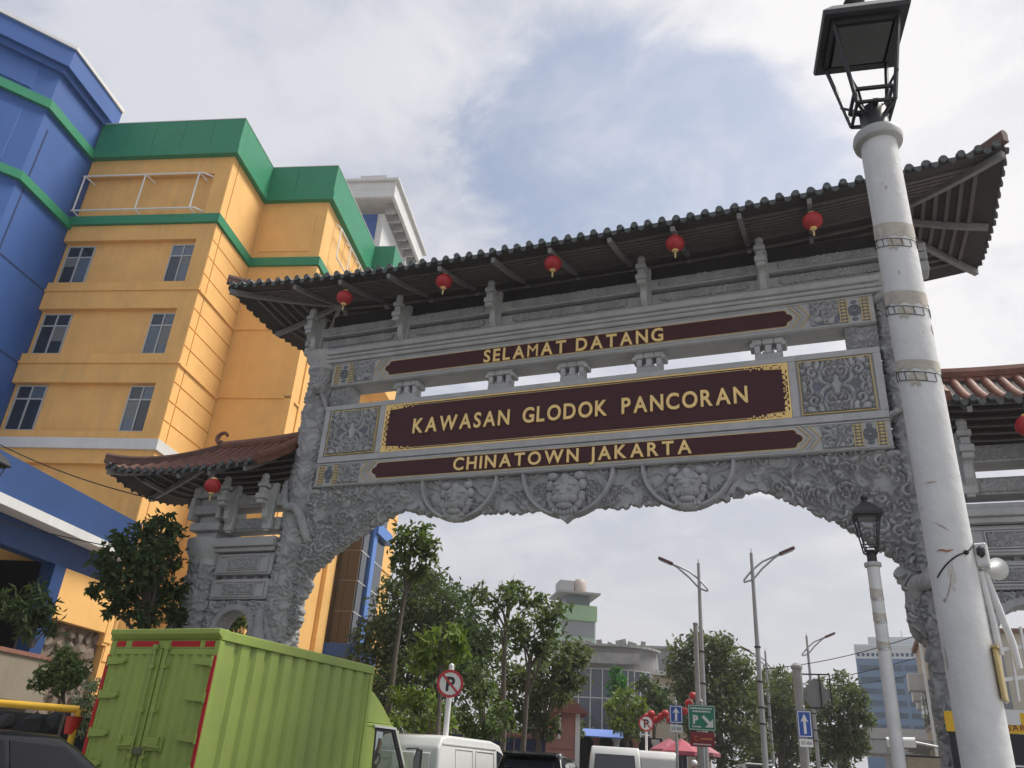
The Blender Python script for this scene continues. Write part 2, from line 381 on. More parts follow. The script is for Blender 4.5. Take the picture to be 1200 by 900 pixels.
lion(0, 6.64, .95, True); lion(-2.47, 6.63, .86, False); lion(2.47, 6.63, .86, False)

# boards across the gate
def frame_rect(name, x0, x1, z0, z1, w, y0, y1, m, parent):
    b = MB(); b.box(x0, x1, y0, y1, z0, z0+w); b.box(x0, x1, y0, y1, z1-w, z1); b.box(x0, x0+w, y0, y1, z0+w, z1-w); b.box(x1-w, x1, y0, y1, z0+w, z1-w)
    return b.build(name, m, parent)
def plank(name, hw, z0, z1, zr0, zr1, hr, text, tx, th, tz):
    b = MB(); b.box(-hw, hw, 0, .6, z0, z1); p = b.build(name, STONE2, gate, bevel=.012)
    f = MB()
    for z in (z0+.02, z1-.045): f.box(-hw, hw, -.022, .002, z, z+.025)
    f.build('edge_moulding', STONE2, p)
    zc = (zr0+zr1)/2; r = (zr1-zr0)/2
    def cart(g, y0, y1, name, m):
        n = 7; end = []
        R = r+g
        for (cx, cz, rr, a0, a1) in ((hr-.10, zc+R*.62, R*.38, 90, -10), (hr, zc, R*.42, 62, -62), (hr-.10, zc-R*.62, R*.38, 10, -90)):
            for k in range(n): a = rad(a0+(a1-a0)*k/(n-1)); end.append((cx+g*.6+rr*math.cos(a), cz+rr*math.sin(a)))
        poly = end+[(-a, c) for a, c in end[::-1]]
        q = MB(); q.prism(poly, lambda a, b, d: Vector((a, d, b)), y0, y1); return q.build(name, m, p)
    cart(.055, -.016, -.004, 'cartouche_border', STONE2); cart(.022, -.022, -.012, 'gold_outline', GOLDL); cart(0, -.03, -.018, 'cartouche', MAROON)
    for s in (-1, 1):
        for k, (o, w) in enumerate(((.22, .028), (.31, .022), (.40, .02))):
            c = MB()
            for e in (-1, 1): c.bar((s*(hr+o), -.012, zc), (s*(hr+o-.2), -.012, zc+e*(z1-z0-.1)/2), .02, w, upv=(0, 1, 0))
            c.build('gold_chevron', GOLDL if k != 1 else STONE2, p)
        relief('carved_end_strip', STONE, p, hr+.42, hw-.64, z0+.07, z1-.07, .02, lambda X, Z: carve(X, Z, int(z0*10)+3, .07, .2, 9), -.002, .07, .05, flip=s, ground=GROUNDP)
        cx = s*(hw-.36); c0 = z0+.06; c1 = z1-.06
        for e in (-1, 1):
            xa, xb = sorted((cx+e*.13, cx+e*.27)); MB().box(xa, xb, -.008, .004, c0, c1).build('fret_ground', GROUNDP, p); fr = MB()
            for q in (xa, xb): fr.box(q-.010, q+.010, -.022, -.006, c0, c1)
            for k in range(7): z = c0+(k+.5)*(c1-c0)/7; fr.box(xa, xb, -.018, -.006, z-.007, z+.007); fr.box(cx+e*.2-.028, cx+e*.2+.028, -.022, -.006, z-.022, z+.022)
            fr.build('gold_fretwork', GOLDL, p, fix=False)
        md = MB(); Rm = Matrix.Rotation(PI/2, 3, 'X')
        for rr in (.115, .075, .04): md.lathe([(rr-.014, 0), (rr-.010, .028), (rr+.010, .028), (rr+.014, 0)], (cx, .004, zc), 16, Rm)
        for k in range(8): a = k*PI/4; md.ball((cx+.095*math.cos(a), -.006, zc+.095*math.sin(a)), .018, 1)
        for e in (-1, 1): md.ball((cx, -.006, zc+e*(c1-c0)*.36), (.07, .02, .05), 1)
        md.build('medallion', GROUNDP, p, fix=False)
    lettering(text, p, GOLD, -tx, tx, tz, th, -.045, gap=.19, space=.42, thick=.4)
    return p
plank('upper_board', 6.22, 9.77, 10.42, 9.91, 10.27, 4.62, 'SELAMAT DATANG', 2.08, .31, 9.92)
plank('lower_board', 6.19, 7.165, 7.745, 7.285, 7.645, 4.58, 'CHINATOWN JAKARTA', 2.59, .285, 7.325)
mid = MB().box(-6.2, 6.2, .012, .6, 7.75, 9.23).build('middle_board', STONE2, gate, bevel=.012)
fr = MB(); fr.box(-6.2, 6.2, -.03, .02, 9.10, 9.225); fr.box(-6.2, 6.2, -.03, .02, 7.755, 7.90)
for x in (-6.2, -4.66, 4.52, 6.06): fr.box(x, x+.14, -.03, .02, 7.903, 9.097)
fr.build('stone_frame', STONE2, mid, bevel=.008)
MB().box(-4.50, 4.50, -.012, .02, 7.92, 9.08).build('maroon_panel', MAROON, mid)
frame_rect('gold_border', -4.515, 4.515, 7.905, 9.095, .03, -.024, .01, GOLD, mid); frame_rect('gold_border', -4.46, 4.46, 7.96, 9.04, .014, -.02, -.01, GOLDL, mid)
for sx in (-1, 1):
    for sz in (-1, 1):
        b = MB(); r = random.Random(5)
        cx, cz = sx*4.47, 8.5+sz*.56
        for k in range(15):
            t = k*.055; w = .045*(1-k/22)
            for (dx, dz) in ((t, .03+.03*math.sin(k*2.2)), (.03+.03*math.sin(k*2.2), t*.8)):
                b.ball((cx-sx*dx, -.016, cz-sz*dz), (w, .016, w), 1)
            if k < 8: b.tube([(cx-sx*(t+.04*math.cos(a)), -.02, cz-sz*(.07+.04*math.sin(a)-.004*k)) for a in np.linspace(0, 5, 7)], .009, 4)
        b.build('gold_corner_scroll', GOLD, mid, fix=False)
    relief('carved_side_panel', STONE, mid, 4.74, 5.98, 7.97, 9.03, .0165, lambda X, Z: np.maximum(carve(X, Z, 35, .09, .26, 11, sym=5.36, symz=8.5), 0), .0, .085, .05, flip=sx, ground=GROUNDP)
    frame_rect('gold_border', *( (4.70, 6.02) if sx > 0 else (-6.02, -4.70)), 7.93, 9.07, .022, -.034, .01, GOLDL, mid)
lettering('KAWASAN GLODOK PANCORAN', mid, GOLD, -3.72, 3.72, 8.31, .355, -.03, gap=.15, space=.62, thick=.4)

# interlocking blocks in the gap, carved posts at its ends
for x in (-4.15, -1.74, 0., 1.72, 4.17):
    b = MB(); b.box(x-.27, x+.27, .14, .46, 9.232, 9.44)
    for dx, w in ((-.215, .11), (0, .13), (.215, .11)):
        b.box(x+dx-w/2, x+dx+w/2, .15, .45, 9.442, 9.64); b.box(x+dx-w/2-.045, x+dx+w/2+.045, .12, .48, 9.642, 9.768)
    for e in (-1, 1): b.box(x+e*.09-.03, x+e*.09+.03, .15, .45, 9.443, 9.49); b.box(x+e*.31-.05, x+e*.31+.05, .13, .47, 9.60, 9.70)
    b.build('interlocking_block', STONE2, gate, bevel=.018)
for s in (-1, 1): relief('carved_gap_post', STONE, gate, 5.64, 6.22, 9.232, 9.766, .02, lambda X, Z: carve(X, Z, 44, .05, .13, 26), .12, .07, .5, flip=s)

# columns wrapped by a dragon
def column(x, r, z0, z1, seed, turns, dr):
    n, k = 84, int((z1-z0)/.028); th = np.linspace(0, 2*PI, n, endpoint=False); zz = np.linspace(z0, z1, k)
    TH, Z = np.meshgrid(th, zz, indexing='ij'); h = carve(TH*r, Z, seed, .07, .2, int(75*(z1-z0)/4))
    R = r+.085*h-.04; V = np.stack([x+R*np.cos(TH), YC+R*np.sin(TH), Z], -1).reshape(-1, 3)
    I = np.arange(n*k).reshape(n, k); J = np.roll(I, -1, 0)
    Q = np.stack([I[:, :-1], J[:, :-1], J[:, 1:], I[:, 1:]], -1).reshape(-1, 4)
    c = np_mesh('column', V, Q, STONE, gate)
    b = MB(); pts = []; rs = []; s = 1 if x > 0 else -1
    for i in range(int(90*turns)):
        t = i/(90*turns-1); a = s*(2*PI*turns*t+1.2); z = z0+(z1-z0)*(.03+.9*t)+.12*math.sin(4*a)
        pts.append((x+(r+dr*.45)*math.cos(a), YC+(r+dr*.45)*math.sin(a), z)); rs.append(dr*(.35+.65*math.sin(PI*min(1, t*1.15+.12))**.6))
    b.tube(pts, rs, 10)
    for i in range(4, len(pts)-4, 3):                                # fins along the back
        p = Vector(pts[i]); o = (p-Vector((x, YC, p.z))).normalized(); b.ball(p+o*rs[i]*.95, (.022, .022, .05), 1)
    h = Vector(pts[-1]); b.ball(h, (.19, .19, .15)); o = (h-Vector((x, YC, h.z))).normalized(); b.ball(h+o*.2+Vector((0, 0, -.05)), (.12, .12, .09)); 
    for e in (-1, 1): q = Vector((-o.y, o.x, 0))*.1*e; b.ball(h+q+o*.1+Vector((0, 0, .12)), .045); b.tube([h+q+Vector((0, 0, .1)), h+q*2-o*.1+Vector((0, 0, .3))], [.03, .01], 6)
    b.build('dragon', STONE, c, smooth=True, fix=False)
    return c
for s in (-1, 1):
    column(s*6.62, .40, 0., 10.3, 55, 3.0, .15)
    column(s*9.05, .43, 0., 5.75, 66, 1.6, .14)
    b = MB(); b.lathe([(.40, 10.25), (.46, 10.3), (.47, 10.38), (.42, 10.44), (.46, 10.52), (.55, 10.62), (.56, 10.76), (.40, 10.78)], (s*6.62, YC, 0), 28); b.build('column_capital', STONE2, gate, smooth=True)
    b = MB(); b.lathe([(.42, 5.38), (.46, 5.42), (.44, 5.52), (.47, 5.6), (.58, 5.78), (.59, 6.02), (.42, 6.05)], (s*9.05, YC, 0), 28); b.build('column_capital', STONE2, gate, smooth=True)

# cornice and the carved beams under the main roof
b = MB()
for z0, z1, o in ((10.422, 10.52, .08), (10.522, 10.60, .13), (10.602, 10.74, .2), (10.742, 10.80, .12)): b.box(-6.62, 6.62, -o, .6+o, z0, z1)
b.build('cornice', STONE2, gate, bevel=.015)
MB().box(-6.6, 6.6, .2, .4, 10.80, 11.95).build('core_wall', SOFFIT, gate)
def carved_beam(x0, x1, z0, z1, y, seed, name='carved_beam', yb=.3):
    w = x1-x0; o = MB().box(x0, x1, y, yb, z0, z1).build(name, STONE2, gate, bevel=.01); xm = (x0+x1)/2; zc = (z0+z1)/2; h2 = (z1-z0)/2-.012; k = w*.40
    def msk(X, Z): return np.abs(Z-zc) < np.minimum(h2, h2*(.55+6*np.maximum(0, k-np.abs(X-xm))))*(.86+.14*np.sin((X-xm)*23)**2)
    relief('beam_carving', STONE, o, xm-k, xm+k, z0+.008, z1-.008, .018, lambda X, Z: .2+.8*carve(X, Z, seed, .05, .10, int(26*w), sym=xm), y-.004, .055, y+.02, msk)
    return o
brk = (-6.78, -4.27, -1.84, 1.72, 4.2, 6.78)
for a, c in zip(brk[:-1], brk[1:]):
    carved_beam(a+.07, c-.07, 10.86, 11.11, -.02, int(a*10)+90); carved_beam(a+.07, c-.07, 11.19, 11.44, -.1, int(a*10)+190)
def bracket(x, zb, zt, d, w, s=1):
    b = MB(); P = [(0., zb), (-.2*d, zb), (-.3*d, zb+.18*s), (-.62*d, zb+.3*s), (-.68*d, zb+.5*s), (-d, zb+.62*s), (-d, zt-.35*s), (-.55*d, zt-.22*s), (-.3*d, zt-.05*s), (0, zt)]
    b.prism(P, lambda a, c, e: Vector((x+e, a, c)), -w*.35, w*.35)
    y = -d
    for z, ww, hh in ((zb+.6*s, .9, .1), (zb+.72*s, 1.15, .12), (zb+.86*s, .75, .14), (zb+1.0*s, 1.1, .1), (zb+1.1*s, .7, .1)): b.cbox((x, y-.02, z), (w*ww, w*ww, hh*s))
    b.ball((x, y-.02, zb+1.2*s), (w*.45, w*.45, .09*s)); b.cbox((x, -.06, (zb+zt)/2), (w*1.2, .12, zt-zb-.1))
    return b.build('roof_bracket', STONE2, gate, bevel=.012)
for x in brk: bracket(x, 10.55, 11.8, .46, .2)
for s in (-1, 1):
    b = MB()
    for z0, z1, o in ((10.86, 11.1, .3), (11.12, 11.3, .42), (11.32, 11.52, .34)): b.box(s*6.95-.16, s*6.95+.16, YC-o, YC+o, z0, z1); b.box(s*6.62, s*7.32, YC-.14-o*.2, YC+.14+o*.2, z0+.01, z1-.01)
    b.build('corner_block', STONE2, gate, bevel=.02)

# ------------------------------------------------------------------ tiled roofs
def roof(prefix, ex0, ex1, hipL, hipR, ze, lift, rise, hd, hipw, tile, cap, step, lifthi=None, bat=True):
    xc = (ex0+ex1)/2; hw = (ex1-ex0)/2
    L0 = lifthi if lifthi else (lift, lift)
    def eave(x):
        t = (x-xc)/hw; return ze+(L0[1] if t > 0 else L0[0])*abs(t)**2.6
    def fs(s): return s*.72+.28*s*s
    def zf(x, y):                                     # y measured from the middle of the roof
        sf = (hd-abs(y))/hd; sl = (x-ex0)/hipw if hipL else 9; sr = (ex1-x)/hipw if hipR else 9
        s = min(sf, sl, sr)
        if s == sf: e = eave(x)
        elif s == sl: e = eave(ex0+(hd-abs(y))/hd*hipw)
        else: e = eave(ex1-(hd-abs(y))/hd*hipw)
        return e+rise*fs(max(0, min(1, s)))
    # deck
    nx, ny = int((ex1-ex0)/.15)+1, 17; m = MB(); xs = np.linspace(ex0, ex1, nx); ys = np.linspace(-hd, hd, ny)
    top = [(x, YC+y, zf(x, y)) for x in xs for y in ys]; n = nx*ny; bot = [(x, y, z-.06) for x, y, z in top]
    fc = [(i*ny+j, i*ny+j+1, (i+1)*ny+j+1, (i+1)*ny+j) for i in range(nx-1) for j in range(ny-1)]
    bd = [i*ny for i in range(nx)]+[(nx-1)*ny+j for j in range(1, ny)]+[i*ny+ny-1 for i in range(nx-2, -1, -1)]+[j for j in range(ny-2, 0, -1)]
    m.add(top+bot, fc+[tuple(k+n for k in f[::-1]) for f in fc]+[(bd[k], bd[k]+n, bd[(k+1) % len(bd)]+n, bd[(k+1) % len(bd)]) for k in range(len(bd))])
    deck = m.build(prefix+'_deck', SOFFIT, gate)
    r = step*.29
    def row(path, side):                              # half-round tiles laid up the slope in short overlapping lengths
        b = MB(); N = len(path); q = 6; vs = []; fsn = []
        for i, p in enumerate(path):
            d = (Vector(path[min(i+1, N-1)])-Vector(path[max(i-1, 0)])).normalized(); u = Vector(side); nn = u.cross(d)
            if nn.z < 0: nn = -nn
            rr = r*(1.06 if i % 2 == 0 else .96)
            for k in range(q+1): a = PI*k/q; vs.append(Vector(p)+u*math.cos(a)*rr+nn*(math.sin(a)*rr+.004))
        for i in range(N-1):
            for k in range(q): fsn.append((i*(q+1)+k, i*(q+1)+k+1, (i+1)*(q+1)+k+1, (i+1)*(q+1)+k))
        fsn += [tuple(range(q+1)), tuple((N-1)*(q+1)+k for k in range(q, -1, -1))]
        b.add(vs, fsn); return b.build('tile_row', tile, gate, smooth=True)
    eme = {}
    def eave_tile(p, rz):
        if 'm' not in eme:
            b = MB(); b.lathe([(r*.80, -.03), (r*.86, 0), (r*.80, .04), (r*.5, .03)], (0, 0, 0), 12, Matrix.Rotation(PI/2, 3, 'X')); eme['m'] = b.build('eave_tile', cap, gate, smooth=True); o = eme['m']
        else: o = link('eave_tile', eme['m'].data, None, gate)
        q = random.Random(hash((round(p[0], 2), round(p[1], 2)))); o.location = (p[0]+q.uniform(-.012, .012), p[1]+q.uniform(-.015, .015), p[2]+q.uniform(-.016, .008)); o.rotation_euler = (q.uniform(-.09, .09), q.uniform(-.1, .1), rz+q.uniform(-.08, .08))
    def drip(p, rz):
        if 'd' not in eme:
            b = MB(); b.prism([(-step*.28, .02), (step*.28, .02), (step*.2, -.06), (0, -.10), (-step*.2, -.06)], lambda a, c, d: Vector((a, d, c)), -.03, .0); eme['d'] = b.build('drip_tile', cap, gate); o = eme['d']
        else: o = link('drip_tile', eme['d'].data, None, gate)
        o.location = p; o.rotation_euler = (0, 0, rz)
    n = int(round((ex1-ex0)/step))
    for i in range(n):
        x = ex0+(i+.5)*(ex1-ex0)/n
        s1 = 1.
        if hipL: s1 = min(s1, (x-ex0)/hipw)
        if hipR: s1 = min(s1, (ex1-x)/hipw)
        for e in ((-1, 1) if prefix == 'main_roof' else (-1,)):
            k = max(3, int(s1*9)+1); path = []
            for j in range(k+1):
                y = e*(hd-(hd*s1)*j/k); path.append((x, YC+y*1.0+(e*.05 if j == 0 else 0), zf(x, y)))
            if s1 > .06: row(path, (1, 0, 0))
            if e < 0: eave_tile((x, YC-hd-.05, zf(x, -hd)+.035), 0)
        if i < n-1: xd = x+.5*(ex1-ex0)/n; drip((xd, YC-hd-.01, zf(xd, -hd)-.005), 0)
    for hip, ex, sg in ((hipL, ex0, 1), (hipR, ex1, -1)):
        if not hip: continue
        m2 = int(round(2*hd/step))
        for j in range(m2):
            y = -hd+(j+.5)*2*hd/m2; s1 = (hd-abs(y))/hd
            if s1 > .08:
                k = max(3, int(s1*8)+1); row([(ex+sg*hipw*s1*q/k-(sg*.05 if q == 0 else 0), YC+y, zf(ex+sg*hipw*s1*q/k, y)) for q in range(k+1)], (0, 1, 0))
            eave_tile((ex-sg*.05, YC+y, zf(ex, y)+.035), sg*-PI/2)
            if j < m2-1: yd = y+hd/m2; drip((ex-sg*.01, YC+yd, zf(ex, yd)-.005), sg*-PI/2)
    # ridges
    def ridge(pts, rr=.13, nm='ridge'):
        rm = RIDGE if nm == 'hip_ridge' else tile
        b = MB(); b.tube([(x, y, z+.12) for x, y, z in pts], rr, 8)
        for (a, c) in zip(pts[:-1], pts[1:]): b.bar((a[0], a[1], a[2]+.05), (c[0], c[1], c[2]+.05), .14, .2)
        return b.build(nm, rm, gate, smooth=True)
    xa = ex0+(hipw if hipL else 0); xb = ex1-(hipw if hipR else 0)
    ridge([(x, YC, zf(x, 0)) for x in np.linspace(xa, xb, 13)])
    for hip, ex, sg in ((hipL, ex0, 1), (hipR, ex1, -1)):
        if not hip: continue
        for e in (-1, 1):
            P = []
            for q in np.linspace(1, 0, 10): P.append((ex+sg*hipw*q-sg*.03*(1-q), YC+e*(hd*(1-q)+.06*(1-q)), zf(ex+sg*hipw*q, e*hd*(1-q))+.10*(1-q)**3))
            ridge(P, .085, 'hip_ridge')
        x = ex+sg*hipw; z = zf(x, 0)+.1
        c = MB(); c.tube([(x-sg*(.12+.16*math.sin(a)), YC, z+.12+.14*(1-math.cos(a))) for a in np.linspace(0, 4.4, 12)], [.075*(1-.045*i) for i in range(12)], 8); c.build('ridge_curl', tile, gate, smooth=True)
    if not hipL or not hipR:                           # rounded verge
        ex = ex1 if not hipR else ex0
        ridge([(ex, YC-hd*(1-q), zf(ex, -hd*(1-q))-.02) for q in np.linspace(0, 1, 9)], .1, 'verge_ridge')
    # battens and rafters seen from below
    for e in (-1, 1):
        for k in range(9):
            s = .2+.8*k/9; y = e*hd*(1-s); xa2 = ex0+(hipw*s if hipL else 0)+.04; xb2 = ex1-(hipw*s if hipR else 0)-.04; b = MB()
            xs = np.linspace(xa2, xb2, 15)
            for a, c in zip(xs[:-1], xs[1:]): b.bar((a, YC+y, zf(a, y)-.085), (c, YC+y, zf(c, y)-.085), .07, .05)
            b.build('batten', BATTEN, gate)
    for hip, ex, sg in ((hipL, ex0, 1), (hipR, ex1, -1)):
        if not hip: continue
        for k in range(8):
            s = .2+.8*k/8; x = ex+sg*hipw*s; w = hd*(1-s)
            if w < .15: continue
            b = MB(); ys = np.linspace(-w, w, 7)
            for a, c in zip(ys[:-1], ys[1:]): b.bar((x, YC+a, zf(x, a)-.085), (x, YC+c, zf(x, c)-.085), .07, .05)
            b.build('batten', BATTEN, gate)
        for e in (-1, 1):
            b = MB(); P = [(ex+sg*hipw*q, YC+e*hd*(1-q), zf(ex+sg*hipw*q, e*hd*(1-q))-.16) for q in np.linspace(.02, 1, 8)]
            for a, c in zip(P[:-1], P[1:]): b.bar(a, c, .10, .13)
            b.build('hip_rafter', RAFTER, gate)
        b = MB(); P = [(ex+sg*hipw*q, YC, zf(ex+sg*hipw*q, 0)-.15) for q in np.linspace(.04, 1, 6)]
        for a, c in zip(P[:-1], P[1:]): b.bar(a, c, .09, .12)
        b.build('rafter', RAFTER, gate)
    return zf
zmain = roof('main_roof', -8.58, 8.58, True, True, 11.68, .42, .66, 2.0, 2.0, TILE_G, TILE_G, .285)
for i in range(-5, 6):
    x = i*1.31
    for e in (-1, 1):
        b = MB(); P = [(x, YC+e*2.0*(1-s), zmain(x, 2.0*(1-s))-.15) for s in np.linspace(.02, .95, 6)]
        for a, c in zip(P[:-1], P[1:]): b.bar(a, c, .085, .11)
        b.build('rafter', RAFTER, gate)

# ------------------------------------------------------------------ the lower side bays
for s in (-1, 1):
    args = (-11.55, -6.98, True, False) if s < 0 else (6.98, 11.55, False, True)
    zw = roof('side_roof', *args, 7.38, .3, 1.08, 1.5, 2.15, TILE_R, TILE_G, .25, lifthi=(.3, .08) if s < 0 else (.08, .3))
    for x in (-11.0, -10.1, -9.2, -8.3, -7.3):
        b = MB(); x = x*-s; P = [(x, YC-1.5*(1-q), zw(x, 1.5*(1-q))-.15) for q in np.linspace(.02 if abs(x) < 9.4 else .5, .95, 5)]
        for a, c in zip(P[:-1], P[1:]): b.bar(a, c, .075, .1)
        b.build('rafter', RAFTER, gate)
    b = MB()
    for z0, z1, o in ((5.70, 5.80, .06), (5.802, 5.93, .14), (5.932, 6.03, .08)):
        b.box(*sorted((s*6.95, s*8.66)), -o, .6+o, z0, z1)
    b.build('side_cornice', STONE2, gate, bevel=.012)
    xs = sorted((s*6.98, s*8.6)); carved_beam(*xs, 6.78, 7.08, -.02, 301, yb=.5); carved_beam(*xs, 6.22, 6.52, .05, 302, yb=.5)
    for x in (7.25, 8.35): bracket(s*x, 6.15, 7.35, .42, .2)
    b = MB(); x = s*9.05
    for z0, z1, o in ((6.05, 6.22, .3), (6.222, 6.42, .44), (6.422, 6.62, .30), (6.622, 6.86, .46), (6.862, 7.04, .34), (7.042, 7.3, .5)): b.box(x-o, x+o, YC-o, YC+o, z0, z1)
    b.ball((x-.3, YC-.5, 7.2), .12); b.ball((x+.3, YC-.5, 7.2), .12)
    for e in (-1, 1): b.cbox((x+e*.42, YC-.3, 6.75), (.12, .5, .55))
    b.build('corner_block', STONE2, gate, bevel=.02)
    for (z0, z1, sd) in ((5.18, 5.68, 71), (4.62, 5.08, 72)):                # two framed panels with a gap between
        p = MB().box(xs[0], xs[1], .05, .5, z0, z1).build('side_panel', STONE2, gate, bevel=.012)
        xa, xb = xs[0]+.1, xs[1]-.1
        frame_rect('panel_moulding', xa, xb, z0+.05, z1-.05, .03, .015, .055, STONE2, p); frame_rect('panel_moulding', xa+.26, xb-.26, z0+.10, z1-.10, .025, .005, .055, STONE2, p)
        relief('carved_panel', STONE, p, xa+.3, xb-.3, z0+.13, z1-.13, .018, lambda X, Z: carve(X, Z, sd, .05, .11, 22, sym=(xa+xb)/2), .03, .05, .08)
    b = MB()
    for k in range(5): x = xs[0]+.2+k*.3; b.box(x-.05, x+.05, .2, .4, 5.08, 5.18)
    b.build('gap_spacer', STONE2, gate)
    def wall_mask(X, Z, cx=s*7.76): return (Z < 4.6) & ~((np.hypot(X-cx, Z-3.9) < .46) | ((np.abs(X-cx) < .46) & (Z < 3.9)))
    def wall_h(X, Z, cx=s*7.76):
        h = carve(X, Z, 81, .06, .2, 150); d = np.hypot(X-cx, Z-3.9); m = ((d < .6) & (Z >= 3.9)) | ((np.abs(X-cx) < .6) & (Z < 3.9)); h[m] = .95; return h
    relief('carved_side_wall', STONE, gate, xs[0], xs[1]+.0, 1.2, 4.61, .02, wall_h, .1, .09, .5, wall_mask)
    MB().box(xs[0]-.1, xs[1]+.1, -.1, .7, 0, 1.2).build('plinth', STONE2, gate, bevel=.03)

# ------------------------------------------------------------------ lanterns
def lantern(px, py, z, r, label):
    t = thing('red_lantern', label, 'lantern', (px, py, z), 0, 'red lanterns under the gate roofs')
    n = 20; prof = []
    for i in range(11): a = -PI/2+PI*(.08+.84*i/10); prof.append((r*math.cos(a), r*.92*math.sin(a)))
    b = MB(); b.lathe(prof, (0, 0, 0), n)
    for k, v in enumerate(b.v):                                     # ribs pinch the silk
        a = k % n; f = 1.03 if a % 2 else .975; b.v[k] = (v[0]*f, v[1]*f, v[2])
    b.build('lantern_body', RED, t, smooth=True)
    c = MB(); c.lathe([(r*.34, .82*r), (r*.38, .9*r), (r*.34, 1.02*r)], n=14); c.lathe([(r*.3, -1.0*r), (r*.36, -.9*r), (r*.3, -.84*r)], n=14); c.build('lantern_cap', GOLD, t)
    c = MB(); c.tube([(0, 0, 1.0*r), (0, 0, 2.0*r)], .012, 6); c.build('cord', DKMETAL, t)
    c = MB(); c.tube([(0, 0, -1.0*r), (0, 0, -1.25*r)], .01, 5); c.lathe([(.016, -1.2*r), (.022, -1.3*r), (.02, -1.75*r), (.008, -1.85*r)], n=8); c.build('tassel', GOLDL, t)
for x, l in ((-10.15, 'leftmost red lantern under the main roof, nearest the tall buildings'), (-7.53, 'second red lantern from the left under the main roof of the gate'), (-4.93, 'middle red lantern of the five under the main roof of the gate'),
             (-2.31, 'fourth red lantern from the left under the main roof of the gate'), (.33, 'rightmost red lantern under the main roof, beside the tall white lamp post')):
    lantern(x, 13.6, 11.37, .19, l)
lantern(-12.9, 13.7, 6.88, .185, 'red lantern under the low side roof at the left of the gate')
lantern(3.10, 13.7, 6.88, .185, 'red lantern under the low side roof at the right edge of the photo')

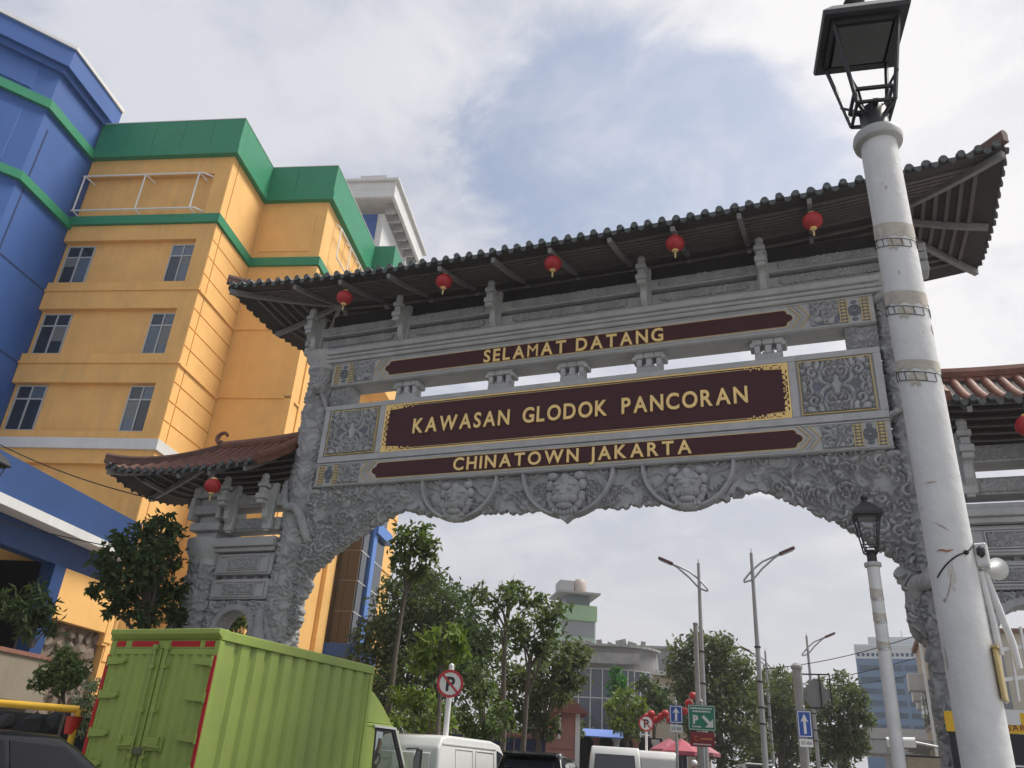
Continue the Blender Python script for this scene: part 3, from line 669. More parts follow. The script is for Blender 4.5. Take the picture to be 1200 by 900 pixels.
CROWNS = {
'slim':([(-10.06,18.19,6.68,0.51),(-10.42,18.26,6.27,0.38),(-9.81,18.48,6.41,0.38),(-10.21,18.42,5.92,0.38),(-10.09,18.49,7.06,0.3),(-9.64,18.49,6.68,0.21),(-10.37,18.03,6.77,0.26),(-9.92,18.64,6.05,0.21)],[(-10.28,18.31,2.66),(-10.28,18.31,3.84),(-10.25,18.33,5.08),(-10.19,18.36,5.84)]),
'big':([(-19.63,34.23,7.79,1.4),(-18.24,34.83,8.69,1.61),(-17.88,37.02,8.5,1.4),(-19.65,34.78,9.11,1.01),(-19.24,36.29,7.15,1.99),(-20.04,34.55,6.28,1.59),(-17.42,36.45,6.59,1.79),(-17.71,34.62,5.2,1.98),(-19.88,35.05,4.83,1.39),(-16.67,37.13,7.49,1.2),(-16.63,36.44,5.44,1.59),(-15.95,37.18,6.71,1.2),(-18.73,35.59,9.68,0.81)],[(-17.56,35.94,2.08),(-17.83,35.81,4.96),(-18.22,35.61,7.24)]),
'flat':([(-9.75,23.79,6.46,0.42),(-10.42,23.99,6.43,0.37),(-9.38,24.32,6.49,0.47),(-8.8,24.33,6.35,0.42),(-10.11,23.7,5.97,0.31),(-9.7,24.35,6.77,0.37),(-10.57,23.74,6.65,0.26),(-8.49,24.69,6.23,0.31)],[(-9.61,24.16,2.46),(-9.7,24.12,3.89),(-9.74,24.11,5.27),(-9.66,24.14,6.13)]),
'crown':([(-8.37,22.88,5.44,0.6),(-8.62,22.56,4.91,0.43),(-7.88,23.01,5.34,0.48),(-7.86,22.61,4.8,0.38),(-8.77,22.52,5.38,0.36),(-7.55,22.75,5.78,0.34),(-8.16,22.78,4.59,0.29)],[(-8.36,22.5,1.78),(-8.33,22.51,3.3),(-8.3,22.52,4.44)]),
'low':([(-11.1,28.36,4.6,0.74),(-9.64,27.84,4.85,0.84),(-9.0,28.25,5.06,0.6),(-10.21,27.81,4.0,0.83),(-9.53,29.03,4.14,0.74),(-8.67,28.68,5.41,0.42),(-11.2,27.96,3.71,0.59),(-8.75,28.54,4.39,0.48),(-10.58,28.08,3.18,0.59),(-9.71,28.28,3.1,0.53)],[(-9.91,28.32,1.89),(-10.05,28.27,3.77)]),
'yel':([(-8.42,16.92,4.04,0.42),(-8.23,17.17,4.18,0.34),(-8.71,16.93,3.76,0.3),(-8.08,17.38,3.84,0.26),(-8.37,17.14,3.61,0.26),(-8.92,16.95,3.58,0.23)],[(-8.29,17.09,1.61),(-8.37,17.06,3.15),(-8.39,17.05,3.78)]),
'shrub':([(-9.9,18.14,2.94,0.28),(-9.58,18.41,2.88,0.32),(-9.22,18.42,2.71,0.37),(-9.7,17.89,2.46,0.28),(-8.97,18.67,2.45,0.36),(-9.51,18.43,2.32,0.32)],[(-9.3,18.27,1.6),(-9.39,18.22,2.5)]),
'shrub2':([(-8.93,20.45,3.3,0.48),(-8.48,20.36,2.69,0.52),(-9.11,20.19,2.65,0.44),(-8.08,20.27,2.5,0.39),(-8.79,20.34,3.71,0.31),(-8.84,20.19,2.27,0.39)],[(-8.57,20.26,1.7),(-8.65,20.23,2.88)]),
'hedge':([(-23.75,41.22,4.31,1.23),(-22.45,41.45,3.52,1.23),(-21.86,43.46,3.03,1.14),(-20.76,44.35,3.56,1.23),(-18.77,43.36,3.58,1.14),(-17.93,45.07,3.2,1.04),(-16.38,44.96,3.14,1.04),(-23.62,41.05,5.83,1.14),(-15.02,45.26,3.35,0.95),(-14.13,46.26,3.96,0.85),(-22.61,42.98,2.54,0.95),(-19.39,43.23,2.62,0.85)],[(-19.77,43.74,1.65),(-19.89,43.68,3.13)]),
'wing':([(-14.41,16.71,4.55,0.35),(-13.89,16.73,4.47,0.35),(-13.95,17.15,5.32,0.31),(-14.57,16.37,4.95,0.31),(-14.38,16.86,5.26,0.26),(-13.77,17.42,6.04,0.27),(-14.51,16.54,5.74,0.22)],[(-13.96,17.01,3.21),(-14.13,16.86,4.41)]),
'rt':([(-10.78,44.35,4.8,0.8),(-11.21,43.38,4.5,0.62),(-9.91,43.52,4.68,0.53),(-10.65,43.81,5.38,0.54),(-10.81,43.2,3.98,0.62),(-10.15,43.58,4.03,0.53)],[(-10.63,43.73,2.16),(-10.63,43.73,4.34)]),
'bright':([(-14.89,58.03,7.73,0.6),(-15.16,58.15,7.18,0.54),(-14.51,57.95,7.17,0.48),(-14.97,57.83,8.27,0.36),(-14.99,58.42,6.65,0.54)],[(-14.89,58.12,2.33),(-14.91,58.12,7.46)]),
'dark':([(-11.38,53.58,6.54,0.76),(-11.02,54.46,6.13,0.76),(-11.76,54.08,6.07,0.55),(-12.07,53.55,7.03,0.55),(-11.07,53.83,5.32,0.65)],[(-11.43,53.8,2.4),(-11.38,53.81,6.06)]),
'bt':([(-7.24,49.52,8.35,1.4),(-8.71,49.47,8.32,1.0),(-6.09,49.82,7.93,1.24),(-6.86,49.72,6.74,1.99),(-8.52,49.51,6.68,1.24),(-5.57,50.67,6.42,1.39),(-6.92,49.54,4.91,1.73),(-8.28,49.19,4.84,1.09),(-5.37,50.15,4.8,1.24),(-7.64,49.12,8.9,0.7),(-6.22,49.36,8.81,0.8),(-9.26,49.68,7.62,0.7),(-8.12,49.37,3.53,0.89),(-6.56,49.66,3.19,1.19),(-5.08,48.96,3.74,0.99)],[(-6.78,49.54,2.12),(-6.84,49.53,4.48),(-6.92,49.52,6.72)]),
't5':([(-5.53,57.59,6.85,1.04),(-2.25,58.1,5.98,1.15),(-4.12,56.7,7.06,1.5),(-3.22,58.2,6.72,1.55),(-4.11,58.2,5.41,1.61),(-2.76,57.12,5.39,1.15),(-4.67,57.93,8.22,0.58),(-3.62,57.84,7.97,0.81),(-5.1,58.07,6.13,1.03),(-5.97,57.42,4.03,1.15),(-3.95,58.25,4.17,1.15),(-5.0,58.27,4.02,1.26),(-2.62,57.15,4.18,1.03),(-5.9,57.05,2.9,0.92),(-3.52,58.18,3.21,1.03)],[(-4.27,57.84,2.43),(-4.01,57.86,5.64)]),
't6':([(-0.28,52.76,7.0,1.03),(-1.02,51.58,6.18,1.03),(0.3,51.93,6.03,0.93),(-0.47,52.18,5.13,1.24),(0.55,51.79,5.14,0.72),(-1.39,51.78,4.85,0.93),(-1.41,51.79,6.87,0.62),(0.07,51.83,4.04,0.82),(-1.04,52.13,4.01,0.93),(0.83,51.86,6.04,0.41),(-0.44,51.84,3.38,0.82),(-1.55,52.29,3.34,0.72),(0.38,51.53,3.7,0.62)],[(-0.8,51.99,2.09),(-0.45,52.0,5.34)]),
'ltree':([(-14.61,13.75,5.57,0.56),(-14.42,14.08,5.95,0.4),(-14.64,13.43,5.1,0.44),(-14.99,13.07,5.22,0.24),(-14.2,14.25,5.99,0.24),(-14.45,13.68,6.04,0.24),(-14.79,13.29,5.55,0.24),(-15.0,13.2,4.5,0.2),(-14.79,13.56,4.11,0.2),(-14.05,13.72,5.06,0.56),(-14.03,14.1,5.45,0.36),(-14.38,13.72,4.6,0.48),(-14.26,14.39,4.55,0.48),(-14.88,13.33,4.99,0.24),(-15.01,13.43,4.73,0.24),(-14.06,13.95,4.09,0.36),(-14.56,13.6,4.39,0.28),(-13.97,14.41,4.74,0.28),(-14.45,14.0,6.28,0.2),(-13.81,14.44,4.17,0.24)],[(-13.91,14.37,1.71),(-14.14,14.14,3.4),(-14.33,13.95,4.65)]),
'palm':([(-14.02,11.06,3.8,0.32),(-14.14,10.86,3.6,0.29),(-13.98,11.35,3.69,0.25),(-14.3,10.76,3.74,0.22),(-14.18,11.29,3.52,0.25),(-13.95,11.53,3.41,0.18),(-14.07,11.09,3.33,0.18)],[(-14.01,11.3,2.54),(-14.12,11.17,3.42)]),
'bush':([(-12.76,11.05,2.6,0.34),(-13.07,11.08,2.53,0.27),(-12.74,11.33,2.64,0.24),(-12.98,11.16,2.83,0.24),(-13.0,10.9,2.37,0.17),(-12.67,11.13,2.4,0.24)],[(-12.72,11.28,1.86),(-12.81,11.17,2.4)]),
'var':([(-11.74,10.78,2.25,0.19),(-11.77,10.97,2.07,0.19),(-11.8,10.72,2.11,0.16),(-11.68,10.87,1.87,0.19),(-11.74,10.85,2.39,0.13),(-11.72,10.86,1.73,0.16)],[(-11.63,10.99,1.36),(-11.72,10.89,1.87)]),
}
# ------------------------------------------------------------------ ground and road
def ground():
    ys = [-200, -30, -10, 0, 6, 12]+list(range(16, 64, 4))+[70, 120, 300, 1000, 4000]
    def strip(name, xa, xb, dz, m, y0=-1e9, y1=1e9, th=0.):
        Y = [y for y in ys if y0 <= y <= y1]; b = MB(); vs = []
        for y in Y: vs += [(xa(y), y, gz(y)+dz), (xb(y), y, gz(y)+dz)]
        b.add(vs, [(2*i, 2*i+1, 2*i+3, 2*i+2) for i in range(len(Y)-1)])
        if th:
            n = len(vs); b.add([(x, y, z-th) for x, y, z in vs], [(2*i, 2*i+2, 2*i+3, 2*i+1) for i in range(len(Y)-1)]); 
            b.f += [(2*i, 2*i+2, 2*i+2+n, 2*i+n) for i in range(len(Y)-1)]+[(2*i+1, 2*i+1+n, 2*i+3+n, 2*i+3) for i in range(len(Y)-1)]
        o = b.build(name, m, fix=bool(th)); o['kind'] = 'structure'; return o
    bend = lambda y: -.25*max(0, y-20)
    strip('ground', lambda y: -4000, lambda y: 4000, -.03, CONC)
    strip('road', lambda y: -10.6+bend(y), lambda y: 1.4+bend(y), 0, ASPH, -200, 300)
    strip('pavement', lambda y: -14.5+bend(y), lambda y: -10.75+bend(y), .14, CONC, -200, 300, .16)
    strip('pavement', lambda y: 1.55+bend(y), lambda y: 5.0+bend(y), .14, CONC, -200, 300, .16)
    strip('kerb', lambda y: -10.745+bend(y), lambda y: -10.6+bend(y), .15, OFFW, -200, 300, .17)
    strip('kerb', lambda y: 1.4+bend(y), lambda y: 1.545+bend(y), .15, OFFW, -200, 300, .17)
    b = MB()
    for k in range(14):
        y = -6+6*k
        if y+2.4 < 62: x = -4.9+bend(y+1); b.add([(x-.06, y, gz(y)+.005), (x+.06, y, gz(y)+.005), (x+.06+bend(y+2.4)-bend(y), y+2.4, gz(y+2.4)+.005), (x-.06+bend(y+2.4)-bend(y), y+2.4, gz(y+2.4)+.005)], [(0, 1, 2, 3)])
    o = b.build('lane_marking', WHITE, fix=False); o['kind'] = 'structure'
ground()

# ------------------------------------------------------------------ the tall yellow and blue building (u to the right along its front, v away from us)
B0 = (-23.58, 21.63, 0); BR = rad(14.3)
def V2(u, v, z=0): c, s = math.cos(BR), math.sin(BR); return (B0[0]+u*c-v*s, B0[1]+u*s+v*c, z)
bld = thing('mall_building', 'tall ochre yellow building with green parapet and rows of paired windows, left of the gate', 'building', B0, BR)
def P(name, m, *boxes, par=None, bevel=0.):
    b = MB()
    for q in boxes: b.box(*q)
    return b.build(name, m, par or bld, bevel=bevel)
# front of the first block: recess plane at v=.22, solid bands at v=0
P('wall', YEL, (-7.0, -.05, .24, 3.6, 0, 27.9))
front = []
for z0, z1 in ((25.05, 26.2), (21.45, 22.25), (17.95, 19.27), (14.48, 15.80), (11.05, 12.38)): front.append((-7.02, -.001, 0, .3, z0, z1))
for z0, z1 in ((22.7, 25.05), (19.27, 21.45), (15.8, 17.95), (12.38, 14.48), (4.5, 11.05)): front.append((-.72, -.001, .001, .3, z0, z1))
P('front_band', YEL, *front)
for z in (18.80, 15.33): P('string_course', YEL, (-7.02, .06, -.07, .02, z, z+.10))
P('string_course', OFFW, (-7.02, .12, -.12, .05, 11.62, 12.05), (.002, .12, .05, 3.4, 11.62, 12.05))
P('string_course', GREEN, (-7.02, .14, -.14, .05, 22.26, 22.70), (-.02, .14, .052, 3.26, 22.26, 22.70), (.0, 3.54, 3.262, 3.5, 22.26, 22.70), (3.35, 3.54, 3.51, 5.6, 22.26, 22.70))
# ribbed side of the first block
P('wall', YELB, (-.3, -.02, .30, 3.55, 4, 28))
zs = [12.06]; 
for a in (12.06, 15.33, 18.80):
    for k in range(1, 5): zs.append(a+(3.3 if a < 13 else 3.47)*k/4)
for z0, z1 in zip(zs[:-1], zs[1:]):
    for v0, v1 in ((.02, .50), (.56, 3.38)): P('cladding_panel', YELB, (-.03, .03, v0, v1, z0+.03, min(z1, 22.25)-.03))
for v0, v1 in ((.02, .50), (.56, 3.38)): P('cladding_panel', YELB, (-.03, .03, v0, v1, 22.72, 26.0)); P('cladding_panel', YELB, (-.03, .03, v0, v1, 4.6, 11.6))
for z in (18.80, 15.33): P('string_course', YELB, (.02, .10, .02, 3.38, z-.03, z+.08))
# second and third blocks stepping out
P('wall', YELB, (0, 3.40, 3.40, 22.4, 0, 27.9))
for z in (18.80, 15.38, 11.9): P('string_course', YELB, (.03, 3.46, 3.33, 3.45, z, z+.12), (3.38, 3.46, 3.452, 22.3, z, z+.12))
P('wall', YELB, (3.402, 4.6, 10.2, 19.0, 20, 27.9))
P('corner_pilaster', YELB, (3.15, 3.47, 3.33, 3.7, 4, 22.2)); P('corner_pilaster', YELB, (3.40, 3.47, 4.3, 4.6, 4, 22.2))
P('recessed_panel', YELB, (.35, 2.9, 3.36, 3.42, 23.1, 25.2))
# green parapet, two steps deep, along every face
def par(u0, u1, v0, v1, nm='parapet_panel'):
    P(nm, GREEN, (u0, u1, v0, v1, 26.45, 28.1))
for k in range(5): par(-7.0+1.44*k, -7.0+1.44*(k+1)-(.015 if k < 4 else 0), -.2, .25)
par(-.2, .20, .26, 3.2); par(.0, 1.6, 3.201, 3.6); par(1.615, 3.6, 3.201, 3.6); par(3.2, 3.6, 3.61, 10.0); par(3.22, 4.8, 10.01, 10.4); par(4.4, 4.8, 10.41, 19)
P('parapet_lip', GREEN, (-7.0, .28, -.28, .25, 26.0, 26.44), (-.2, .28, .252, 3.12, 26.0, 26.44), (.0, 3.68, 3.122, 3.6, 26.0, 26.44), (3.2, 3.68, 3.602, 9.92, 26.0, 26.44), (3.22, 4.88, 9.922, 10.4, 26.0, 26.44), (4.4, 4.88, 10.402, 19, 26.0, 26.44))
P('coping', OFFW, (-7.0, .22, -.22, .24, 28.102, 28.14), (-.18, .22, .242, 3.18, 28.102, 28.14), (0, 3.62, 3.182, 3.62, 28.102, 28.14), (3.2, 3.62, 3.622, 10, 28.102, 28.14))
# windows
def window(u0, u1, z0, z1, vp, trans=.30, glass=GLASS):
    fr = MB(); w = .055
    fr.box(u0, u1, vp-.06, vp+.02, z0, z0+w); fr.box(u0, u1, vp-.06, vp+.02, z1-w, z1)
    for u in (u0, (u0+u1)/2-w/2, u1-w): fr.box(u, u+w, vp-.065, vp+.02, z0+.001, z1-.001)
    zt = z1-(z1-z0)*trans; fr.box(u0+.01, u1-.01, vp-.055, vp+.02, zt-.03, zt+.03)
    f = fr.build('window', FRAME, bld); um = (u0+u1)/2
    for a, b in ((u0+w, um-w/2), (um+w/2, u1-w)):
        if random.random() < .5: h = (zt-z0)*random.uniform(.25, .7); MB().box(a+.01, b-.01, vp-.024, vp-.019, zt-.03-h, zt-.031).build('blind', mat('grey_blind', (.16, .17, .17), .5, .15, 4.), f)
    for a, b in ((u0+w, um-w/2), (um+w/2, u1-w)):
        for c, d in ((z0+w, zt-.03), (zt+.03, z1-w)): MB().box(a, b, vp-.02, vp+.01, c, d).build('pane', random.choice((glass, glass, GLASS2, GLASS)), f)
for z0, z1 in ((19.33, 21.28), (15.86, 17.80), (12.43, 14.42)):
    window(-6.80, -5.50, z0, z1, .24); window(-1.86, -.74, z0, z1, .24, glass=GLASS2)
    P('window_sill', YEL, (-7.02, -.72, .1, .26, z0-.07, z0-.012))
for v0 in (5.2, 8.0):
    for z0, z1 in ((16.2, 18.3), (12.6, 14.8)):
        b = MB(); b.box(3.38, 3.44, v0, v0+1.3, z0, z1); b.build('window', FRAME, bld)
        MB().box(3.40, 3.455, v0+.09, v0+1.21, z0+.09, z1-.09).build('pane', GLASS, bld)
# white safety rails in the open recess and on the second side
b = MB(); 
for z in (22.95, 24.9): b.tube([(-7.0, -.25, z), (-1.1, -.25, z), (-.6, .2, z)], .04, 6)
for u in (-6.9, -3.9, -1.3): b.tube([(u, -.25, 22.95), (u, -.25, 24.9)], .035, 6); b.tube([(u, -.25, 22.95), (u+.25, .2, 22.7)], .03, 6); b.tube([(u, -.25, 24.9), (u+.25, .2, 24.75)], .03, 6)
b.build('safety_rail', WHITE, bld)
b = MB()
for z in (23.6, 25.3): b.tube([(3.75, 4.6, z), (3.75, 9.5, z)], .04, 6)
for v in (4.6, 6.2, 7.8, 9.4): b.tube([(3.75, v, 23.6), (3.75, v, 25.3), (3.4, v, 25.6)], .035, 6)
b.build('safety_rail', WHITE, bld)
# glass stair bay low on the right
P('bay_base', BLUE, (3.42, 4.95, 11.8, 16.2, 5.9, 6.45))
for k in range(8):
    z = 6.5+1.5*k
    for u0, u1 in ((3.75, 4.12), (4.14, 4.68)): MB().box(u0, u1, 12.0, 12.2, z, z+1.46).build('brown_panel', mat('brown_cladding', (.06, .042, .032), .3, .15, 3.), bld)
    for v0, v1 in ((12.2, 13.4), (14.1, 15.9)): MB().box(4.6, 4.72, v0, v1, z, z+1.46).build('bay_pane', GLASS, bld)
P('bay_mullion', OFFW, *[(3.74, 4.735, 12.05, 15.9, 6.46+1.5*k, 6.5+1.5*k) for k in range(9)])
P('bay_column', mat('light_blue_paint', (.10, .22, .55), .5, .08, 2.), (4.55, 4.85, 13.42, 14.05, 6.45, 18.5), (4.3, 5.0, 13.5, 16.3, 12.3, 12.9), par=bld)
P('corner_pilaster', YELB, (3.41, 3.62, 10.6, 11.7, 3, 19)); P('wall_lamp', OFFW, (3.4, 3.8, 17, 17.15, 9.4, 9.7))

# the blue faceted tower joined to it
blue = thing('blue_tower', 'dark blue faceted corner tower with two green bands and white coping at far left', 'building', B0, BR)
def poly_off(o, tail=.3):
    k = o*math.tan(rad(22.5)); return [(-7.05+o, tail), (-7.05+o, -3.35-k), (-10.6+o*.0+k, -6.9-o), (-17, -6.9-o), (-17, tail)]
def pz(name, m, o, z0, z1, par=None, bevel=0.):
    b = MB(); b.prism(poly_off(o), lambda a, c, d: Vector((a, c, d)), z0, z1); return b.build(name, m, par or blue, bevel=bevel)
pz('wall', BLUE, 0, 8.0, 28.3)
pz('band', GREEN, .18, 25.96, 26.40); pz('band', GREEN, .18, 22.08, 22.48)
pz('cornice', BLUE, .38, 28.30, 29.30); pz('cornice', BLUE, .18, 28.0, 28.298); pz('coping', OFFW, .46, 29.302, 29.46)
GROOVE = mat('blue_joint', (.012, .03, .10), .8, .1, 3.)
b = MB()
for z in (18.8, 15.33, 11.9): b.box(-7.06, -7.035, -3.34, -.02, z, z+.07)
for z0, z1 in ((8.2, 22.0), (22.6, 25.2)): b.box(-7.06, -7.035, -2.95, -2.88, z0, z1)
b.build('joint', GROOVE, blue)
dA = Vector((-3.55, -3.55, 0)).normalized(); nA = Vector((.7071, -.7071, 0)); oA = Vector((-7.05, -3.35, 0))
for z0, z1 in ((22.7, 25.4), (19.0, 21.8), (15.5, 18.6), (12, 15.1), (26.6, 27.8)):
    b = MB(); f = lambda a, z, d: oA+dA*a+nA*d+Vector((0, 0, z)); b.prism([(.8, z0), (4.3, z0), (4.3, z1), (.8, z1)], f, -.05, .05); b.build('raised_panel', BLUE, blue, bevel=.03)

# podium towards us: blue fascia, white ledge, dark arcade, stone base
pod = thing('podium_block', 'low podium with a broad blue fascia, white ledge and dark arcade opening at left', 'building', B0, BR)
P('deck', CONC, (-7.0, -.1, -45, -.02, 8.3, 8.6), par=pod)
P('fascia', BLUED, (-.25, .12, -45, .32, 7.55, 8.80), par=pod); P('ledge', OFFW, (-.6, .62, -45, -.35, 7.26, 7.54), par=pod)
P('beam', BLUED, (-.5, -.02, -45, .0, 6.45, 7.255), par=pod)
P('column', BLUED, (-.45, .02, -3.5, -2.95, 3.6, 6.445), par=pod); 
for v in (-10.5, -17.5, -24.5, -31.5, -38.5): P('column', BLUED, (-.45, .02, v, v+.6, 2.4, 6.445), par=pod)
P('wall', YELB, (-.5, .0, -2.94, .3, 4.9, 6.445), (-.25, .03, .322, 3.3, 4.9, 8.0), par=pod)
P('dark_backing_wall', DARK, (-5, -4.8, -45, -.2, 3.5, 7.2), (-4.8, -.52, -.3, -.12, 3.5, 7.2), par=pod)  # near-black sheets, the second added to keep the arcade opening dark
ROCK = mat('rough_rock', (.105, .09, .075), .95, .35, 1.6, .6, 14)
def rubble(name, par, u0, u1, v0, v1, z0, z1, n, m, seed):
    b = MB(); r = random.Random(seed); b.box(u0-.3, u0, v0, v1, z0, z1); base = b.build(name, m, par)
    nv = max(2, int((v1-v0)/n)); nz = max(2, int((z1-z0)/n*1.2))
    for i in range(nv):
        for j in range(nz):
            v = v0+(i+.5+r.uniform(-.15, .15)+.5*(j % 2)-.25)*(v1-v0)/nv; z = z0+(j+.5)*(z1-z0)/nz; s = MB(); R = Matrix.Rotation(r.uniform(0, 6), 3, 'X') @ Matrix.Rotation(r.uniform(-.4, .4), 3, 'Z')
            s.ball((u0, v, z), (r.uniform(.1, .2), n*r.uniform(.42, .6), n*r.uniform(.36, .5)), 1, R)
            for k, p in enumerate(s.v): s.v[k] = (p[0]+r.uniform(-.03, .03), p[1]+r.uniform(-.05, .05), p[2]+r.uniform(-.05, .05))
            s.build('stone', m, base, fix=False)
    return base
BST = mat('brown_stone_cladding', (.16, .125, .095), .9, .3, 1.5, .5, 10, streak=.4, island=.2)
rubble('stone_base', pod, -.3, .33, -3.4, 3.4, 1.0, 4.88, .52, BST, 3)
P('planter', mat('beige_plaster', (.23, .195, .145), .85, .12, 1., streak=.3), (-.2, 1.0, -9.5, -3.6, 2.4, 3.55), par=pod); P('planter_lip', mat('brick_lip', (.22, .10, .07), .8, .2, 4.), (-.25, 1.06, -9.5, -3.6, 3.552, 3.66), par=pod)
P('lower_wall', ROCK, (-.4, .6, -45, -3.4, 0, 2.4), par=pod)

# rooftop tower behind
t2 = thing('stair_tower', 'white and blue roof tower with a deep overhanging eave behind the yellow building', 'building', (-37.16, 50.8, 1.5), rad(14.3))
b = MB(); b.box(-2.2, 1.6, .4, 9, 0, 46.2); b.build('wall', OFFW, t2)
MB().box(-1.6, 1.0, .3, .45, 30, 46.1).build('blue_panel', BLUE, t2)
MB().box(-.2, .9, .25, .42, 40.5, 42.4).build('patch', OFFW, t2)
b = MB(); b.box(-3.6, 3.0, -1.6, 10, 47.4, 48.3); b.box(-3.9, 3.3, -1.9, 10.3, 48.302, 48.6); b.build('roof', OFFW, t2, bevel=.05); b = MB(); b.box(-3.6, -3.3, -1.6, 10, 46.6, 47.4); b.box(-3.3, 3.0, -1.6, -1.3, 46.6, 47.4); b.box(2.7, 3.0, -1.3, 10, 46.6, 47.4); b.build('eave_board', OFFW, t2)
for k in range(7): MB().box(1.62, 2.68, .4+1.4*k, .55+1.4*k, 46.25, 47.3).build('eave_bracket', STONE2, t2)
MB().box(-3.5, 2.9, -1.5, 9.9, 48.602, 48.75).build('tile_edge', mat('brown_edge', (.12, .07, .06), .8), t2)
b = MB(); 
for x0, x1 in ((-.9, -.7), (.1, .3), (1.0, 1.2)): b.box(x0, x1, .0, 1.6, 48.76, 49.7)
b.box(-1.1, 1.5, -.2, 1.9, 49.702, 50.3); b.build('roof_cap', OFFW, t2); MB().tube([(-2.6, -1.7, 48.6), (-2.6, -1.7, 44.2)], .07, 6).build('drain_pipe', WHITE, t2)

# ------------------------------------------------------------------ trees and plants
def leafmat(name, c):
    m = mat(name, c, .6, .3, .9, island=.45, spec=.22); N = m.node_tree.nodes; L = m.node_tree.links; b = N['Principled BSDF']; o = next(n for n in N if n.type == 'OUTPUT_MATERIAL')
    t = N.new('ShaderNodeBsdfTranslucent'); t.inputs[0].default_value = (c[0]*2.2, c[1]*2.4, c[2]*1.2, 1); x = N.new('ShaderNodeMixShader'); x.inputs[0].default_value = .22        # light passes through the blades
    L.new(b.outputs[0], x.inputs[1]); L.new(t.outputs[0], x.inputs[2]); L.new(x.outputs[0], o.inputs[0]); return m
LF = dict(dark=leafmat('dark_green_leaf', (.06, .09, .035)), mid=leafmat('mid_green_leaf', (.092, .128, .05)), olive=leafmat('olive_leaf', (.098, .12, .055)), lime=leafmat('yellow_green_leaf', (.125, .175, .04)), bright=leafmat('bright_green_leaf', (.04, .15, .03)), pale=leafmat('pale_variegated_leaf', (.20, .24, .16)))
def leaves(cl, size, seed, dens=17, aspect=.42, droop=.5):
    r = np.random.default_rng(seed); Vs = []; 
    for (x, y, z, R) in cl:
        n = int(dens*2.6*(R/size)**2)+30; d = r.normal(size=(n, 3)); d /= np.linalg.norm(d, axis=1)[:, None]
        rad_ = R*(r.random(n)**.45)*(1+.28*np.sin(d[:, 0]*5+x)*np.cos(d[:, 2]*6+y))
        # sub-clumps: pull leaves to twig ends so gaps open between sprays
        k = max(5, int(n/38)); tw = d[r.integers(0, n, k)]*(R*(.3+.75*r.random(k)**.7))[:, None]; pick = r.integers(0, k, n)
        c = np.where((r.random(n) < .72)[:, None], tw[pick]+r.normal(size=(n, 3))*R*.16, d*rad_[:, None]); c *= np.array([1, 1, .88])
        c += np.array([x, y, z])
        a = r.normal(size=(n, 3)); a[:, 2] -= droop; a /= np.linalg.norm(a, axis=1)[:, None]
        b = np.cross(a, r.normal(size=(n, 3))); b /= np.linalg.norm(b, axis=1)[:, None]; nn = np.cross(a, b)
        l = size*(.65+.7*r.random(n))[:, None]; w = l*aspect
        Vs.append(np.stack([c, c+a*l*.5+b*w*.5+nn*l*.06, c+a*l-nn*l*.12, c+a*l*.5-b*w*.5+nn*l*.06], 1))
    V = np.concatenate(Vs).reshape(-1, 3); return V, np.arange(len(V)).reshape(-1, 4)
def tree(key, name, label, cat, leaf, size, group=None, tr=.1, limbs=True, seed=1, dens=17, crown='crown', aspect=.42, gbase=None, droop=.5):
    cl, tp = CROWNS[key]; bx, by = tp[0][0], tp[0][1]; g = gbase if gbase is not None else gz(by)
    t = thing(name, label, cat, (bx, by, g), 0, group); off = Vector((bx, by, g))
    V, Q = leaves(cl, size, seed, dens, aspect, droop); np_mesh(crown, V-np.array(off), Q, LF[leaf], t)
    b = MB(); pts = [Vector((bx, by, g))]+[Vector(p) for p in tp]; pts = [p for i, p in enumerate(pts) if i == 0 or p.z > g+.2]
    m = len(pts); b.tube([p-off for p in pts], [tr*(1.15-.65*i/max(1, m-1)) for i in range(m)], 9); top = pts[-1]; rr = random.Random(seed)
    tk = b.build('trunk', BARK, t, smooth=True)
    if limbs:
        b = MB()
        for (x, y, z, R) in cl:
            e = Vector((x, y, z)); s = pts[-2].lerp(top, rr.random()) if len(pts) > 1 else top
            if e.z < s.z: s = pts[max(0, m-2)].lerp(pts[max(0, m-3)], rr.random()*.6)
            q = s.lerp(e, .5)+Vector((rr.uniform(-.1, .1), rr.uniform(-.1, .1), .12))*(e-s).length
            b.tube([s-off, q-off, e-off], [tr*.45, tr*.3, tr*.1], 6)
            for _ in range(4): o = Vector((rr.gauss(0, 1), rr.gauss(0, 1), rr.gauss(.3, .7)))*R*.5; b.tube([q.lerp(e, rr.random())-off, e+o-off], [tr*.14, tr*.05], 4)
        b.build('limb', BARK, t, smooth=True)
    return t
tree('big', 'broadleaf_tree', 'largest dark green tree rising behind the slim ball crowned tree', 'tree', 'dark', .30, 'street trees beyond the gate', .35, seed=2, dens=15)
tree('hedge', 'broadleaf_tree', 'long low dark foliage behind the white vans and the salmon house', 'tree', 'mid', .30, 'street trees beyond the gate', .2, seed=21, dens=13)
tree('wing', 'shrub', 'dark green shrub glimpsed through the side bay of the gate', 'shrub', 'dark', .16, None, .05, seed=22, dens=13)
tree('slim', 'slim_tree', 'slim tree with a tall bare trunk and one leafy ball of a crown', 'tree', 'mid', .19, 'street trees beyond the gate', .075, seed=3, dens=11)
tree('flat', 'slim_tree', 'tree with a flat spreading open crown right of the no parking sign', 'tree', 'mid', .20, 'street trees beyond the gate', .09, seed=4, dens=9)
tree('crown', 'slim_tree', 'tree with a dark dense crown in front of the pale green block', 'tree', 'mid', .21, 'street trees beyond the gate', .09, seed=5, dens=10)
tree('low', 'broadleaf_tree', 'grey green hanging foliage of the broad tree in front of the salmon pink house', 'tree', 'olive', .24, 'street trees beyond the gate', .2, seed=6, dens=17)
